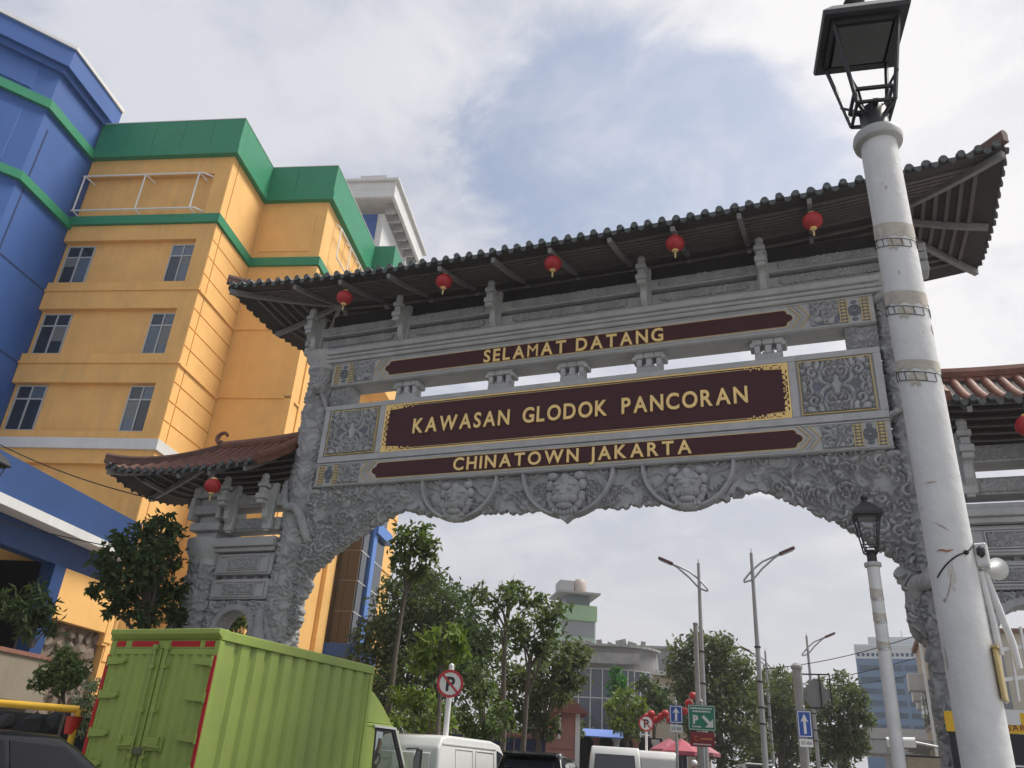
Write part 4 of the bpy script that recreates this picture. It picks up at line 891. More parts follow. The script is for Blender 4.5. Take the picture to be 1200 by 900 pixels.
tree('yel', 'slim_tree', 'yellow green drooping leaved tree just above the no parking sign', 'tree', 'lime', .24, 'street trees beyond the gate', .06, seed=7, dens=10, droop=1.2)
tree('shrub', 'shrub', 'low bright shrub between the green truck cab and the no parking post', 'shrub', 'lime', .15, None, .05, seed=8, dens=12)
tree('shrub2', 'shrub', 'tall loose shrub right of the no parking post behind the white van', 'shrub', 'mid', .17, None, .05, seed=9, dens=12)
tree('rt', 'broadleaf_tree', 'small rounded light green tree before the glass fronted building', 'tree', 'lime', .30, 'street trees beyond the gate', .12, seed=10, dens=14)
tree('bright', 'conifer_tree', 'narrow bright green upright tree against the glass fronted building', 'tree', 'bright', .30, 'street trees beyond the gate', .12, seed=11, dens=18)
tree('dark', 'broadleaf_tree', 'dark small tree right of the bright green upright one', 'tree', 'dark', .32, 'street trees beyond the gate', .14, seed=12, dens=15)
tree('bt', 'broadleaf_tree', 'big round olive tree behind the left street lamp and the green parking sign', 'tree', 'olive', .27, 'street trees beyond the gate', .28, seed=13, dens=15)
tree('t5', 'broadleaf_tree', 'lower olive tree between the right street lamp and the right blue arrow sign', 'tree', 'olive', .28, 'street trees beyond the gate', .25, seed=14, dens=14)
tree('t6', 'broadleaf_tree', 'olive tree just left of the far blue glass tower', 'tree', 'olive', .28, 'street trees beyond the gate', .22, seed=15, dens=14)
tree('ltree', 'broadleaf_tree', 'dark bushy tree against the left end of the gate above the truck', 'tree', 'dark', .17, None, .12, seed=16, dens=15)
tree('palm', 'planter_tree', 'dark spiky leaved small tree in the beige planter at the left edge', 'tree', 'dark', .19, None, .05, seed=17, dens=16, aspect=.25, gbase=3.0)
tree('bush', 'shrub', 'round green bush above the yellow rail at lower left', 'shrub', 'mid', .10, None, .03, seed=18, dens=16, gbase=0.)
tree('var', 'shrub', 'pale variegated shrub at the left edge of the truck doors', 'shrub', 'pale', .09, None, .02, seed=19, dens=11, aspect=.3, gbase=0.)

# ------------------------------------------------------------------ lamps of the promenade
def promenade_lamp(label, x, y, rz, bands=(), group='old style lamp posts along the promenade'):
    t = thing('promenade_lamp', label, 'lamp post', (x, y, 0), rz, group)
    b = MB(); b.lathe([(.17, 0), (.17, .5), (.125, .6), (.10, .75), (.095, 1.2), (.095, 4.86)], n=36); pole = b.build('pole', WHITEP, t, smooth=True)
    b = MB(); b.lathe([(.095, 4.80), (.126, 4.81), (.132, 4.84), (.126, 4.87), (.10, 4.88)], n=36); b.build('collar', mat('grey_collar', (.42, .42, .41), .5), pole, smooth=True)
    b = MB(); b.lathe([(.075, 4.86), (.075, 5.06), (.06, 5.08)], n=24); b.build('neck', DKMETAL, t, smooth=True)
    z0, z1, w0, w1 = 5.15, 5.63, .10, .18
    b = MB(); b.cbox((0, 0, 5.06), (.2, .03, .02)); b.cbox((0, 0, 5.06), (.03, .2, .02))
    for a in range(4):
        c, s = ((1, 1), (-1, 1), (-1, -1), (1, -1))[a]; c2, s2 = ((1, 1), (-1, 1), (-1, -1), (1, -1))[(a+1) % 4]
        b.bar((w0*c, w0*s, 5.05), (w1*c, w1*s, z1), .018); b.bar((w0*c, w0*s, z0), (w0*c2, w0*s2, z0), .018); b.bar((w0*c, w0*s, 5.05), (w0*c2, w0*s2, 5.05), .016)
        b.bar((w0*c, w0*s, 5.05), (.05*c, .05*s, 5.0), .016); b.bar((w1*c, w1*s, z1-.01), (w1*c2, w1*s2, z1-.01), .026)
        k = .62; wk = w0+(w1-w0)*.42; b.tube([(.05*c, .02*s, 5.03), (wk*c*.6, wk*s*.6, 5.16), (wk*c, wk*s, 5.24)], .008, 5)
    b.build('lantern_frame', DKMETAL, t)
    b = MB(); vs = []
    for z, w in ((z1, .235), (z1+.03, .242), (z1+.05, .23), (z1+.14, .17), (z1+.23, .08), (z1+.25, .05)): vs += [(w*c, w*s, z) for c, s in ((1, 1), (-1, 1), (-1, -1), (1, -1))]
    b.add(vs, [(4*i+k, 4*i+(k+1) % 4, 4*i+4+(k+1) % 4, 4*i+4+k) for i in range(5) for k in range(4)]+[(3, 2, 1, 0), (20, 21, 22, 23)]); b.build('lamp_hood', DKMETAL, t)
    b = MB(); b.lathe([(.05, z1+.24), (.055, z1+.27), (.04, z1+.29), (.065, z1+.33), (.05, z1+.37), (.01, z1+.39)], n=16); b.build('finial', DKMETAL, t, smooth=True)
    b = MB(); b.box(-.15, .15, -.15, .15, z1-.03, z1-.004); b.build('lamp_plate', mat('frosted_lamp_plate', (.07, .07, .072), .4), t)
    for z, h, tl, a in bands:
        n = 40; vs = []; 
        for zz in (0, h):
            for k in range(n): q = 2*PI*k/n; vs.append((.0972*math.cos(q), .0972*math.sin(q), z+zz+tl*math.cos(q-a)+.008*math.sin(9*q)*(zz == 0)))
        c = MB(); c.add(vs, [(k, (k+1) % n, n+(k+1) % n, n+k) for k in range(n)]); c.build('tape_band', TAPE, pole, fix=False, smooth=True)
        c = MB()
        for o, q0, q1 in ((-.012, 0, 40), (-.058, 4, 34)): c.tube([(.0985*math.cos(2*PI*k/n), .0985*math.sin(2*PI*k/n), z+o+tl*1.25*math.cos(2*PI*k/n-a)) for k in range(q0, q1)], .0018, 4)
        for k in range(0, 40, 3): q = 2*PI*k/n; c.tube([(.0985*math.cos(q), .0985*math.sin(q), z-.012+tl*1.25*math.cos(q-a)), (.0985*math.cos(q+.05), .0985*math.sin(q+.05), z-.056+tl*1.25*math.cos(q-a))], .0018, 4)
        c.build('strap', RUBBER, pole, fix=False)
        c = MB(); r = random.Random(int(z*9))
        for _ in range(1):
            q = -PI/2+r.uniform(-.6, .0); vs = [(.0988*math.cos(q+u), .0988*math.sin(q+u), z-.075+v) for u, v in ((-.5, .03), (-.2, .035), (.25, .02), (.35, -.01), (.05, -.012), (-.1, -.045), (-.22, -.02), (-.42, -.03))]; c.add(vs, [tuple(range(8))])
        c.build('peeling_patch', TAPE, pole, fix=False)
    return t, pole
lamp, pole = promenade_lamp('nearest tall white lamp post with peeling brown bands, in front of the right gate column', .49, 3.95, rad(9), ((4.15, .085, .035, 2.0), (3.74, .075, .035, 2.0), (3.37, .05, .03, 2.0)))
promenade_lamp('smaller white lamp post with black lantern standing under the right shoulder of the arch', .61, 14.1, rad(5), ((4.35, .12, .03, 2.), (4.0, .09, .03, 2.), (3.6, .06, .03, 2.)))
promenade_lamp('lamp post at the left edge with only the corner of its black lantern in view', -13.15, 8.72, rad(10))
# things strapped to the nearest post
RUST = mat('rust_stain', (.36, .17, .07), .8, .3, 30.)
def on_pole(q, z, o=.0): return Vector(((.0965+o)*math.cos(q), (.0965+o)*math.sin(q), z))
b = MB(); b.tube([on_pole(-2.6+.16*k, 2.36+.10*math.sin(k*.16) if k < 9 else 2.46+.012*(k-9)) for k in range(17)], .0035, 5); b.ball(on_pole(-1.2, 2.46, .004), .012, 1); b.build('tie_wire', RUBBER, pole, fix=False)
def smear(name, pts, w, m):
    c = MB(); vs = []
    for i, (q, z) in enumerate(pts): ww = w*math.sin(PI*(i+.5)/len(pts)); vs += [on_pole(q, z+ww/2, .0012), on_pole(q, z-ww/2, .0012)]
    c.add(vs, [(2*i, 2*i+1, 2*i+3, 2*i+2) for i in range(len(pts)-1)]); c.build(name, m, pole, fix=False)
smear('rust_streak', [(-2.5+.09*k, 2.26+.008*k*k*.35) for k in range(9)], .007, RUST); smear('rust_streak', [(-2.4+.1*k, 2.47+.004*math.sin(k)) for k in range(8)], .009, RUST); smear('rust_streak', [(-2.4+.1*k, 2.78) for k in range(6)], .004, RUST); smear('rust_streak', [(-2.3+.1*k, 2.60-.008*k) for k in range(7)], .004, RUST)
GRIME = mat('grimy_paint', (.58, .56, .51), .7, .2, 40.); CHIP = mat('bare_chip', (.42, .37, .31), .8, .3, 30.)
_r = random.Random(31)
for k in range(13):
    q0 = _r.uniform(-3.0, -.2); z = _r.uniform(1.7, 4.6); big = k % 3 == 0; n = 9; ru, rv = (_r.uniform(.12, .3), _r.uniform(.02, .07)) if big else (_r.uniform(.03, .09), _r.uniform(.004, .014))
    c = MB(); vs = [on_pole(q0+ru*math.cos(a)*_r.uniform(.5, 1.1), z+rv*math.sin(a)*_r.uniform(.5, 1.2), .0009) for a in np.linspace(0, 2*PI, n, endpoint=False)]+[on_pole(q0, z, .0012)]
    c.add(vs, [(i, (i+1) % n, n) for i in range(n)]); c.build('grime_patch' if big else 'paint_chip', GRIME if big else CHIP, pole, fix=False)
spk = thing('horn_speaker', 'small white horn loudspeaker strapped to the right of the nearest lamp post', 'loudspeaker', (.49, 3.95, 2.44), rad(-14))
b = MB(); b.cbox((.12, .0, 0.02), (.05, .045, .10)); b.cbox((.105, .03, 0.0), (.03, .1, .03)); b.build('bracket', WHITEP, spk, bevel=.006)
b = MB(); R = Matrix.Rotation(rad(-80), 3, 'X') @ Matrix.Rotation(rad(20), 3, 'Y'); b.lathe([(.012, -.05), (.018, -.02), (.028, .01), (.042, .03), (.048, .034), (.040, .03), (.016, .005)], (.148, .05, -.03), 22, R); b.build('horn', WHITEP, spk, smooth=True); MB().ball((.12, -.02, .03), (.02, .02, .03), 1).build('driver_unit', DKMETAL, spk)
pip = thing('white_pipe', 'white conduit pipe leaning off the nearest lamp post below the loudspeaker', 'pipe', (.49, 3.95, 0))
b = MB(); b.tube([(.105, .01, 2.40), (.115, .0, 2.405), (.17, .0, 2.10), (.175, .0, 2.0)], .014, 10); b.tube([(.10, -.02, 2.39), (.112, -.02, 2.2), (.118, -.02, 2.05)], .012, 8); b.build('pipe', WHITEP, pip, smooth=True)
pl = thing('name_plate', 'narrow brass coloured plate fixed edge on to the nearest lamp post', 'plate', (.49, 3.95, 1.97), rad(-14))
MB().box(.096, .112, -.05, .05, -.10, .10).build('plate', GOLDL, pl, bevel=.004); MB().box(.094, .118, -.058, .058, .101, .112).build('plate_rim', GOLDL, pl)
# ------------------------------------------------------------------ the box truck
TA = rad(-3.5)
trk = thing('box_truck', 'lime green box truck with corrugated cargo body seen from behind, driving into the gate', 'truck', (-9.345, 9.68, 0), TA)
HW, L0, ZT, ZB = 1.085, 3.97, 3.08, 1.02
def corr_side(s):
    b = MB(); pts = []; n = 11; p = (L0-.30)/n; y = .16
    for k in range(n):
        pts += [(y, .0), (y+p*.52, .0), (y+p*.66, -.055), (y+p*.84, -.055)]; y += p
    pts += [(y, 0)]
    poly = [(.05, 0)]+pts+[(L0-.05, 0), (L0-.05, -.07), (.05, -.07)]
    b.prism(poly, lambda a, d, e: Vector((s*(HW-.02+d), a, e)), ZB+.08, ZT-.16); return b.build('corrugated_side', TRUCKG, trk)
corr_side(1); corr_side(-1)
for s in (-1, 1):
    for z0, z1, o in ((ZT-.16, ZT-.02, .012), (ZB, ZB+.08, .012)): MB().box(s*HW-.06+o*s, s*HW+.0+o*s+.02*0, 0.02, L0, z0, z1).build('side_rail', TRUCKG, trk, bevel=.01)
    for y in (.0, L0-.10): MB().box(*sorted((s*(HW-.09), s*(HW+.008))), y, y+.10, ZB+.085, ZT-.165).build('corner_post', TRUCKG, trk, bevel=.012)
b = MB(); b.box(-HW+.03, HW-.03, .1, L0-.02, ZT-.05, ZT-.01); b.build('roof', TRUCKG, trk); MB().box(-HW+.02, HW-.02, L0-.08, L0-.01, ZB, ZT-.06).build('front_wall', TRUCKG, trk); MB().box(-HW+.02, HW-.02, .1, L0, ZB, ZB+.07).build('cargo_floor', TRUCKG, trk)
b = MB(); b.prism([(-.06, ZT-.005), (-.06, ZT-.075), (.06, ZT-.16), (.16, ZT-.16), (.16, ZT-.005)], lambda a, c, d: Vector((d, a, c)), -HW-.01, HW+.01); b.build('rear_hood', TRUCKG, trk, bevel=.008)
MB().box(-HW+.02, HW-.02, .02, .1, ZT-.27, ZT-.161).build('rear_header', TRUCKG, trk)
for x0, x1 in ((-.98, -.80), (-.66, -.12), (.14, .70), (.80, .98)): MB().box(x0, x1, .012, .022, ZT-.25, ZT-.17).build('red_strip', STRIPR, trk)
for s in (-1, 1):
    MB().box(*sorted((s*(HW+.004), s*(HW-.056))), -.012, -.001, ZB+.1, ZT-.37).build('red_strip', STRIPR, trk)
def door(s):
    b = MB(); n = 5; x0, x1 = .015, HW-.07; p = (x1-x0-.1)/n; poly = [(x0, 0)]; x = x0+.1
    for k in range(n): poly += [(x, 0), (x+p*.2, .03), (x+p*.55, .03), (x+p*.75, 0)]; x += p
    poly += [(x1, 0), (x1, .07), (x0, .07)]
    b.prism(poly, lambda a, d, e: Vector((s*a, .02+d, e)), ZB+.05, ZT-.36); b.box(*sorted((s*x0, s*x1)), .02, .09, ZT-.358, ZT-.275); b.box(*sorted((s*x0, s*x1)), .018, .088, ZB+.02, ZB+.12)
    d = b.build('rear_door', TRUCKG, trk)
    for z in (1.22, 1.62, 2.14, 2.62):
        h = MB(); h.prism([(x1-.34, .0), (x1-.30, .035), (x1-.1, .05), (x1+.02, .05), (x1+.02, -.05), (x1-.1, -.05), (x1-.30, -.035)], lambda a, c, e: Vector((s*a, e, z+c)), -.03, .022); h.tube([(s*(x1+.015), -.02, z-.07), (s*(x1+.015), -.02, z+.07)], .02, 8); h.build('hinge', TRUCKG, d, bevel=.004)
    h = MB(); xb = s*.12; h.tube([(xb, -.012, ZB+.04), (xb, -.012, ZT-.24)], .018, 8)
    for z in (ZB+.2, 1.35, 1.95, 2.55): h.cbox((xb, -.004, z), (.09, .05, .05))
    for z in (ZB+.06, ZT-.26): h.cbox((xb, -.012, z), (.08, .06, .07))
    h.build('lock_bar', TRUCKG, d, bevel=.004)
    h = MB(); h.cbox((s*.28, -.002, 1.52), (.3, .03, .17)); h.bar((xb, -.04, 1.50), (s*.42, -.045, 1.48), .03); h.cbox((s*.36, -.04, 1.56), (.04, .04, .12)); h.build('door_handle', TRUCKG, d, bevel=.004)
    return d
door(1); door(-1)
MB().cbox((.02, -.02, 1.42), (.2, .05, .1)).build('latch_box', mat('worn_dark_latch', (.10, .12, .05), .6, .3, 9.), trk, bevel=.01)
# chassis and wheels
b = MB(); b.box(-.4, .4, -.1, 5.6, .62, .85); b.box(-.95, .95, -.15, -.02, .5, .62); b.build('chassis', RUBBER, trk)
def wheel(parent, x, y, r, w, name='wheel', rimcol=None):
    R = Matrix.Rotation(PI/2, 3, 'Y'); b = MB(); b.lathe([(r*.55, -w/2), (r*.93, -w/2), (r, -w*.36), (r, w*.36), (r*.93, w/2), (r*.55, w/2)], (x, y, r), 24, R); o = b.build(name, RUBBER, parent, smooth=True)
    b = MB(); b.lathe([(.03, -w*.42), (r*.5, -w*.4), (r*.57, -w*.5), (r*.57, w*.5), (r*.5, w*.4), (.03, w*.42)], (x, y, r), 16, R); b.build('rim', rimcol or mat('grey_wheel_rim', (.35, .35, .36), .4, .1, 6., metal=.6), o, smooth=True); return o
for x in (-.85, .85):
    wheel(trk, x, 1.1, .38, .34); wheel(trk, x, 4.95, .38, .2)
# cab
CW = .93
def cabpt(a, c, d): k = 1-.09*max(0, c-1.4)/1.3; return Vector((d*k, a, c))
b = MB(); b.prism([(4.12, .62), (4.12, 1.32), (5.76, 1.32), (5.86, 1.2), (5.88, .5), (5.3, .5), (5.3, .62)], cabpt, -CW, CW); cab = b.build('cab', TRUCKG, trk, bevel=.03, segs=2)
b = MB(); b.prism([(4.12, 2.06), (4.12, 2.12), (5.15, 2.13), (5.30, 2.06)], cabpt, -CW, CW); b.build('cab_roof', TRUCKG, trk, bevel=.015)
b = MB(); b.prism([(4.12, 1.322), (4.12, 2.058), (4.18, 2.058), (4.18, 1.322)], cabpt, -CW+.02, CW-.02); b.build('cab_rear_wall', TRUCKG, trk)
b = MB(); b.prism([(-.93, 2.125), (.93, 2.125), (.84, 2.70), (-.84, 2.70)], lambda a, c, d: Vector((a*.97, 4.16+d, c)), 0, .02); b.prism([(4.18, 2.132), (4.18, 2.72), (4.30, 2.71), (4.45, 2.65), (4.60, 2.56), (4.78, 2.44), (4.95, 2.30), (5.08, 2.18), (5.13, 2.132)], lambda a, c, d: Vector((d*(1-.10*(c-2.1)), a, c)), -CW*.93, CW*.93); b.build('wind_deflector', TRUCKG, trk, bevel=.05, segs=2)
CABGLASS = mat('clear_cab_glass', (.75, .80, .80), .02, .02, 2., spec=.5, alpha=1.)
for s in (-1, 1):
    f = lambda a, c, d: Vector((s*(CW*(1-.09*max(0, c-1.4)/1.3)+d), a, c))
    b = MB()
    for P4 in ([(4.182, 1.322), (4.50, 1.322), (4.52, 2.057), (4.182, 2.057)], [(5.62, 1.322), (5.76, 1.322), (5.30, 2.057), (5.17, 2.057)]): b.prism(P4, f, -.06, .004)
    b.build('cab_pillar', TRUCKG, cab)
    b = MB()
    for P4 in ([(4.50, 1.323), (4.55, 1.323), (4.57, 2.055), (4.52, 2.055)], [(5.56, 1.323), (5.64, 1.323), (5.20, 2.055), (5.10, 2.055)], [(4.57, 2.0), (5.14, 2.0), (5.10, 2.056), (4.57, 2.056)], [(4.55, 1.323), (5.56, 1.323), (5.53, 1.37), (4.55, 1.37)]): b.prism(P4, f, -.03, .012)
    w = b.build('door_window', RUBBER, cab); b = MB(); b.prism([(4.55, 1.36), (4.57, 2.01), (5.13, 2.01), (5.54, 1.36)], f, -.012, -.006); b.build('pane', CABGLASS, w)
    b = MB(); b.prism([(4.46, 2.062), (5.18, 2.062), (5.62, 1.36), (5.66, 1.36), (5.2, 2.1), (4.46, 2.1)], f, .004, .035); b.build('rain_visor', OFFW, cab)
    MB().box(*sorted((s*.2, s*.75)), 4.2, 4.36, 1.2, 1.86).build('seat_back', RUBBER, trk, bevel=.05); MB().box(*sorted((s*.2, s*.75)), 4.3, 4.9, 1.1, 1.34).build('seat', RUBBER, trk, bevel=.05)
b = MB(); b.prism([(-.80, 1.33), (.80, 1.33), (.74, 2.05), (-.74, 2.05)], lambda a, c, d: Vector((a, 5.30+(2.05-c)*.62+d, c)), -.004, .004); b.build('windscreen', CABGLASS, cab)
b = MB(); b.tube([(.45+.19*math.cos(a), 5.18+.05*math.sin(a), 1.52+.16*math.sin(a)) for a in np.linspace(0, 2*PI, 17)], .016, 6, cap=False); b.tube([(.45, 5.18, 1.5), (.45, 5.5, 1.3)], .03, 6); b.build('steering_wheel', RUBBER, trk)
for s in (-1, 1):
    b = MB(); b.tube([(s*.93, 5.62, 1.75), (s*1.12, 5.75, 1.78), (s*1.14, 5.75, 1.45)], .015, 6); m_ = b.build('mirror_arm', RUBBER, trk)
    b = MB(); b.cbox((s*1.15, 5.73, 1.58), (.17, .07, .36)); mm = b.build('mirror', RUBBER, trk, bevel=.025, segs=2); MB().cbox((s*1.15, 5.69, 1.58), (.14, .008, .32)).build('mirror_glass', mat('mirror_silver', (.7, .72, .7), .04, .02, 2., metal=1.), mm)
for s in (-1, 1): MB().cbox((s*.8, -.1, .72), (.22, .06, .12)).build('tail_light', STRIPR, trk, bevel=.01)
# the driver's body inside the cab, forearm raised to the window frame
SKIN = mat('brown_skin', (.27, .13, .075), .55, .08, 9.); CLOTH_D = mat('dark_cotton_shirt', (.03, .035, .05), .9, .2, 8.)
def person(label, loc, rz, J, E, clothm, legm=None, helmet=None, hair=True):
    """one continuous skinned body from joints {name: (x,y,z,r)}; head with features"""
    t = thing('person', label, 'person', loc, rz)
    names = list(J); me = bpy.data.meshes.new('body'); me.from_pydata([J[n][:3] for n in names], [(names.index(a), names.index(b)) for a, b in E], [])
    o = link('body', me, clothm, t); o.modifiers.new('skin', 'SKIN'); 
    for i, n in enumerate(names):
        sv = me.skin_vertices[0].data[i]; sv.radius = (J[n][3],)*2; sv.use_root = (n == 'pelvis')
    s = o.modifiers.new('smooth', 'SUBSURF'); s.levels = 1; s.render_levels = 2
    me.materials.append(SKIN); me.materials.append(legm or CLOTH_D)
    bpy.context.view_layer.update(); dg = bpy.context.evaluated_depsgraph_get(); bm_ = bpy.data.meshes.new_from_object(o.evaluated_get(dg)); o.modifiers.clear(); o.data = bm_
    H = Vector(J['head'][:3])
    for p in bm_.polygons:
        c = p.center; p.use_smooth = True
        best = min(names, key=lambda n: (Vector(J[n][:3])-c).length)
        p.material_index = 1 if best in ('head', 'neck') or best.startswith(('hand', 'wrist', 'finger')) else (2 if best.startswith(('knee', 'foot', 'ankle')) else 0)
    b = MB()
    for e in (-1, 1): b.ball(H+Vector((.033*e, .088, .012)), .013, 1); b.ball(H+Vector((.085*e, 0, 0)), (.015, .03, .035), 1)
    b.ball(H+Vector((0, .10, -.015)), (.015, .022, .022), 1); b.ball(H+Vector((0, .09, -.05)), (.028, .012, .008), 1); b.build('face', SKIN, t, smooth=True)
    if helmet: b = MB(); b.ball(H+Vector((0, -.01, .03)), (.135, .155, .135)); b.build('helmet', helmet, t, smooth=True)
    else: b = MB(); b.ball(H+Vector((0, -.025, .045)), (.095, .105, .09)); b.build('hair', RUBBER, t, smooth=True)
    return t
def sitting(arm=None):
    J = dict(pelvis=(0, 0, 0, .15), waist=(0, .01, .2, .14), chest=(0, .03, .42, .16), neck=(0, .05, .58, .055), head=(0, .07, .72, .10),
             shl=(-.19, .03, .5, .07), ell=(-.25, .18, .3, .05), wristl=(-.17, .42, .34, .033), handl=(-.15, .5, .36, .038), shr=(.19, .03, .5, .07), elr=(.27, .16, .3, .05), wristr=(.17, .42, .34, .033), handr=(.15, .5, .36, .038),
             hipl=(-.1, .04, -.02, .09), kneel=(-.13, .45, .03, .07), anklel=(-.13, .5, -.38, .045), footl=(-.13, .62, -.42, .04), hipr=(.1, .04, -.02, .09), kneer=(.13, .45, .03, .07), ankler=(.13, .5, -.38, .045), footr=(.13, .62, -.42, .04))
    if arm == 'up': J.update(elr=(.31, .14, .28, .05), wristr=(.33, .2, .52, .035), handr=(.33, .22, .60, .04))
    for s, x in (('l', -1), ('r', 1)):
        h = J['hand'+s]; w = J['wrist'+s]; d = (Vector(h[:3])-Vector(w[:3])).normalized(); sd = d.cross(Vector((x, 0, 0))).normalized()
        for k in range(4): e = Vector(h[:3])+d*(.07+.012*(1-abs(k-1.5)))+sd*(.024*(k-1.5))+Vector((-x*.02, 0, 0)); J[f'finger{s}{k}'] = (*e, .009)
        e = Vector(h[:3])+d*.02+sd*.06; J[f'finger{s}4'] = (*e, .010)
    E = [('pelvis', 'waist'), ('waist', 'chest'), ('chest', 'neck'), ('neck', 'head')]
    for s in 'lr': E += [('chest', 'sh'+s), ('sh'+s, 'el'+s), ('el'+s, 'wrist'+s), ('wrist'+s, 'hand'+s), ('pelvis', 'hip'+s), ('hip'+s, 'knee'+s), ('knee'+s, 'ankle'+s), ('ankle'+s, 'foot'+s)]+[('hand'+s, f'finger{s}{k}') for k in range(5)]
    return J, E
J, E = sitting()

# ------------------------------------------------------------------ vans and cars
VANW = mat('white_van_paint', (.60, .605, .59), .35, .04, 2., streak=.12, coat=.3); CARB = mat('black_car_paint', (.007, .008, .010), .14, .1, 2., spec=.25); SILV = mat('silver_car_paint', (.42, .43, .44), .35, .05, 3., metal=.4); LAMPR = mat('red_tail_lamp', (.42, .015, .02), .2, .1, 4.); TRIM = mat('black_trim', (.02, .02, .022), .6, .1, 8.)
def vehicle(name, label, cat, loc, rz, prof, W, belt, paint, side_win, rear_win, front_win, wheels, wr=.31, tumble=.16, extra=None, group=None, bev=.06, glass=GLASS):
    """prof: closed side outline (y forward, z); windows are outlines on the sides / spans on the ends"""
    t = thing(name, label, cat, loc, rz, group); zt = max(z for y, z in prof)
    k = lambda z: 1-tumble*max(0, z-belt)/(zt-belt)
    b = MB(); b.prism(prof, lambda a, c, d: Vector((d*k(c), a, c)), -W/2, W/2); b.build('body', paint, t, bevel=bev, segs=3, smooth=True)
    for poly in side_win:
        for s in (-1, 1): b = MB(); b.prism(poly, lambda a, c, d: Vector((s*(W/2*k(c)+d), a, c)), -.02, .006); b.build('side_window', glass, t)
    def endw(nm, ya, za, yb, zb, w0, w1, o):
        d = Vector((0, yb-ya, zb-za)).normalized(); n = Vector((0, -d.z, d.y))*o; L = math.hypot(yb-ya, zb-za)
        b = MB(); b.prism([(-w0, 0), (w0, 0), (w1, L), (-w1, L)], lambda a, c, e: Vector((a, ya, za))+d*c+n*e, -.02, .008); b.build(nm, glass, t, bevel=.003)
    if rear_win: endw('rear_window', *rear_win, 1)
    if front_win: endw('windscreen', *front_win, -1)
    for y in wheels:
        for x in (-W/2+.1, W/2-.1): wheel(t, x, y, wr, .19)
    if extra: extra(t)
    return t
def van_extra(panels, W, belt, zt, tumble, recess=True):
    def f(t):
        k = lambda z: 1-tumble*max(0, z-belt)/(zt-belt)
        for (y0, y1, z0, z1) in panels:
            for s in (-1, 1):
                b = MB(); w = .025
                for (a, c, d, e) in ((y0, y1, z0, z0+w), (y0, y1, z1-w, z1), (y0, y0+w, z0+w, z1-w), (y1-w, y1, z0+w, z1-w)): b.prism([(a, d), (c, d), (c, e), (a, e)], lambda p, q, r: Vector((s*(W/2*k(q)+r), p, q)), -.02, .012)
                b.build('pressed_panel', VANW, t, bevel=.005)
        for s in (-1, 1): MB().box(*sorted((s*(W/2-.06), s*(W/2-.22))), -.02, .05, .75, 1.0).build('tail_light', LAMPR, t)
        for s in (-1, 1): MB().bar((s*W/2*k(1.80), .2, 1.80), (s*W/2*k(1.80), 2.7, 1.80), .03, .025).build('rain_gutter', VANW, t); MB().bar((s*(W/2+.004), .3, 1.02), (s*(W/2+.004), 3.2, 1.02), .02, .04).build('side_moulding', TRIM, t)
        b = MB(); b.box(-W/2+.05, W/2-.05, -.08, .1, .38, .55); b.build('bumper', TRIM, t, bevel=.02)
        b = MB(); b.box(-W*.36, W*.36, -.014, .02, .62, 1.02); b.box(-W*.36, W*.36, -.014, .02, 1.12, 1.62); b.build('tailgate', VANW, t, bevel=.02)
    return f
def onroad(x, y): return (x, y, gz(y))
van_prof = [(0, .35), (0, 1.0), (.05, 1.72), (.22, 1.93), (.5, 1.97), (2.5, 1.97), (2.95, 1.90), (3.55, 1.30), (4.1, 1.05), (4.2, .8), (4.2, .35)]
vehicle('white_van', 'white panel van with blank pressed side panels just beyond the green truck', 'van', onroad(-8.60, 16.2), rad(-4), van_prof, 1.66, 1.0, VANW, [[(2.75, 1.2), (2.75, 1.78), (3.02, 1.72), (3.45, 1.22)]], None, (3.6, 1.3, 3.0, 1.88, .66, .58), (.75, 3.35), tumble=.12, extra=van_extra([(.75, 1.55, 1.12, 1.74), (1.68, 2.6, 1.12, 1.74)], 1.66, 1.0, 1.97, .12))
mpv_prof = [(0, .35), (-.03, .95), (.1, 1.2), (.42, 1.66), (.6, 1.72), (2.2, 1.70), (2.6, 1.6), (3.4, 1.08), (4.1, .95), (4.25, .7), (4.25, .35)]
def mpv_extra(col):
    def f(t):
        b = MB(); b.prism([(.12, 1.70), (.6, 1.76), (.6, 1.70), (.2, 1.655)], lambda a, c, d: Vector((d, a, c)), -.58, .58); b.build('roof_spoiler', col, t, bevel=.01)
        for s in (-1, 1): MB().box(*sorted((s*.70, s*.56)), -.03, .2, .98, 1.32).build('tail_light', LAMPR, t, bevel=.02)
        b = MB(); b.box(-.8, .8, -.09, .08, .38, .6); b.build('bumper', col, t, bevel=.03)
    return f
vehicle('black_mpv', 'dark people carrier with rear spoiler and white roof sheen, right of the white panel van', 'car', onroad(-6.35, 17.4), rad(9), mpv_prof, 1.66, .98, CARB, [[(.62, 1.06), (.75, 1.56), (1.4, 1.60), (1.4, 1.06)], [(1.47, 1.06), (1.47, 1.60), (2.3, 1.58), (3.05, 1.08)]], (.08, 1.12, .36, 1.58, .62, .5), (3.3, 1.12, 2.7, 1.55, .62, .55), (.85, 3.3), tumble=.24, extra=mpv_extra(CARB))
mini_prof = [(0, .35), (0, .95), (.1, 1.62), (.3, 1.86), (2.6, 1.86), (2.95, 1.76), (3.45, 1.1), (3.55, .85), (3.55, .35)]
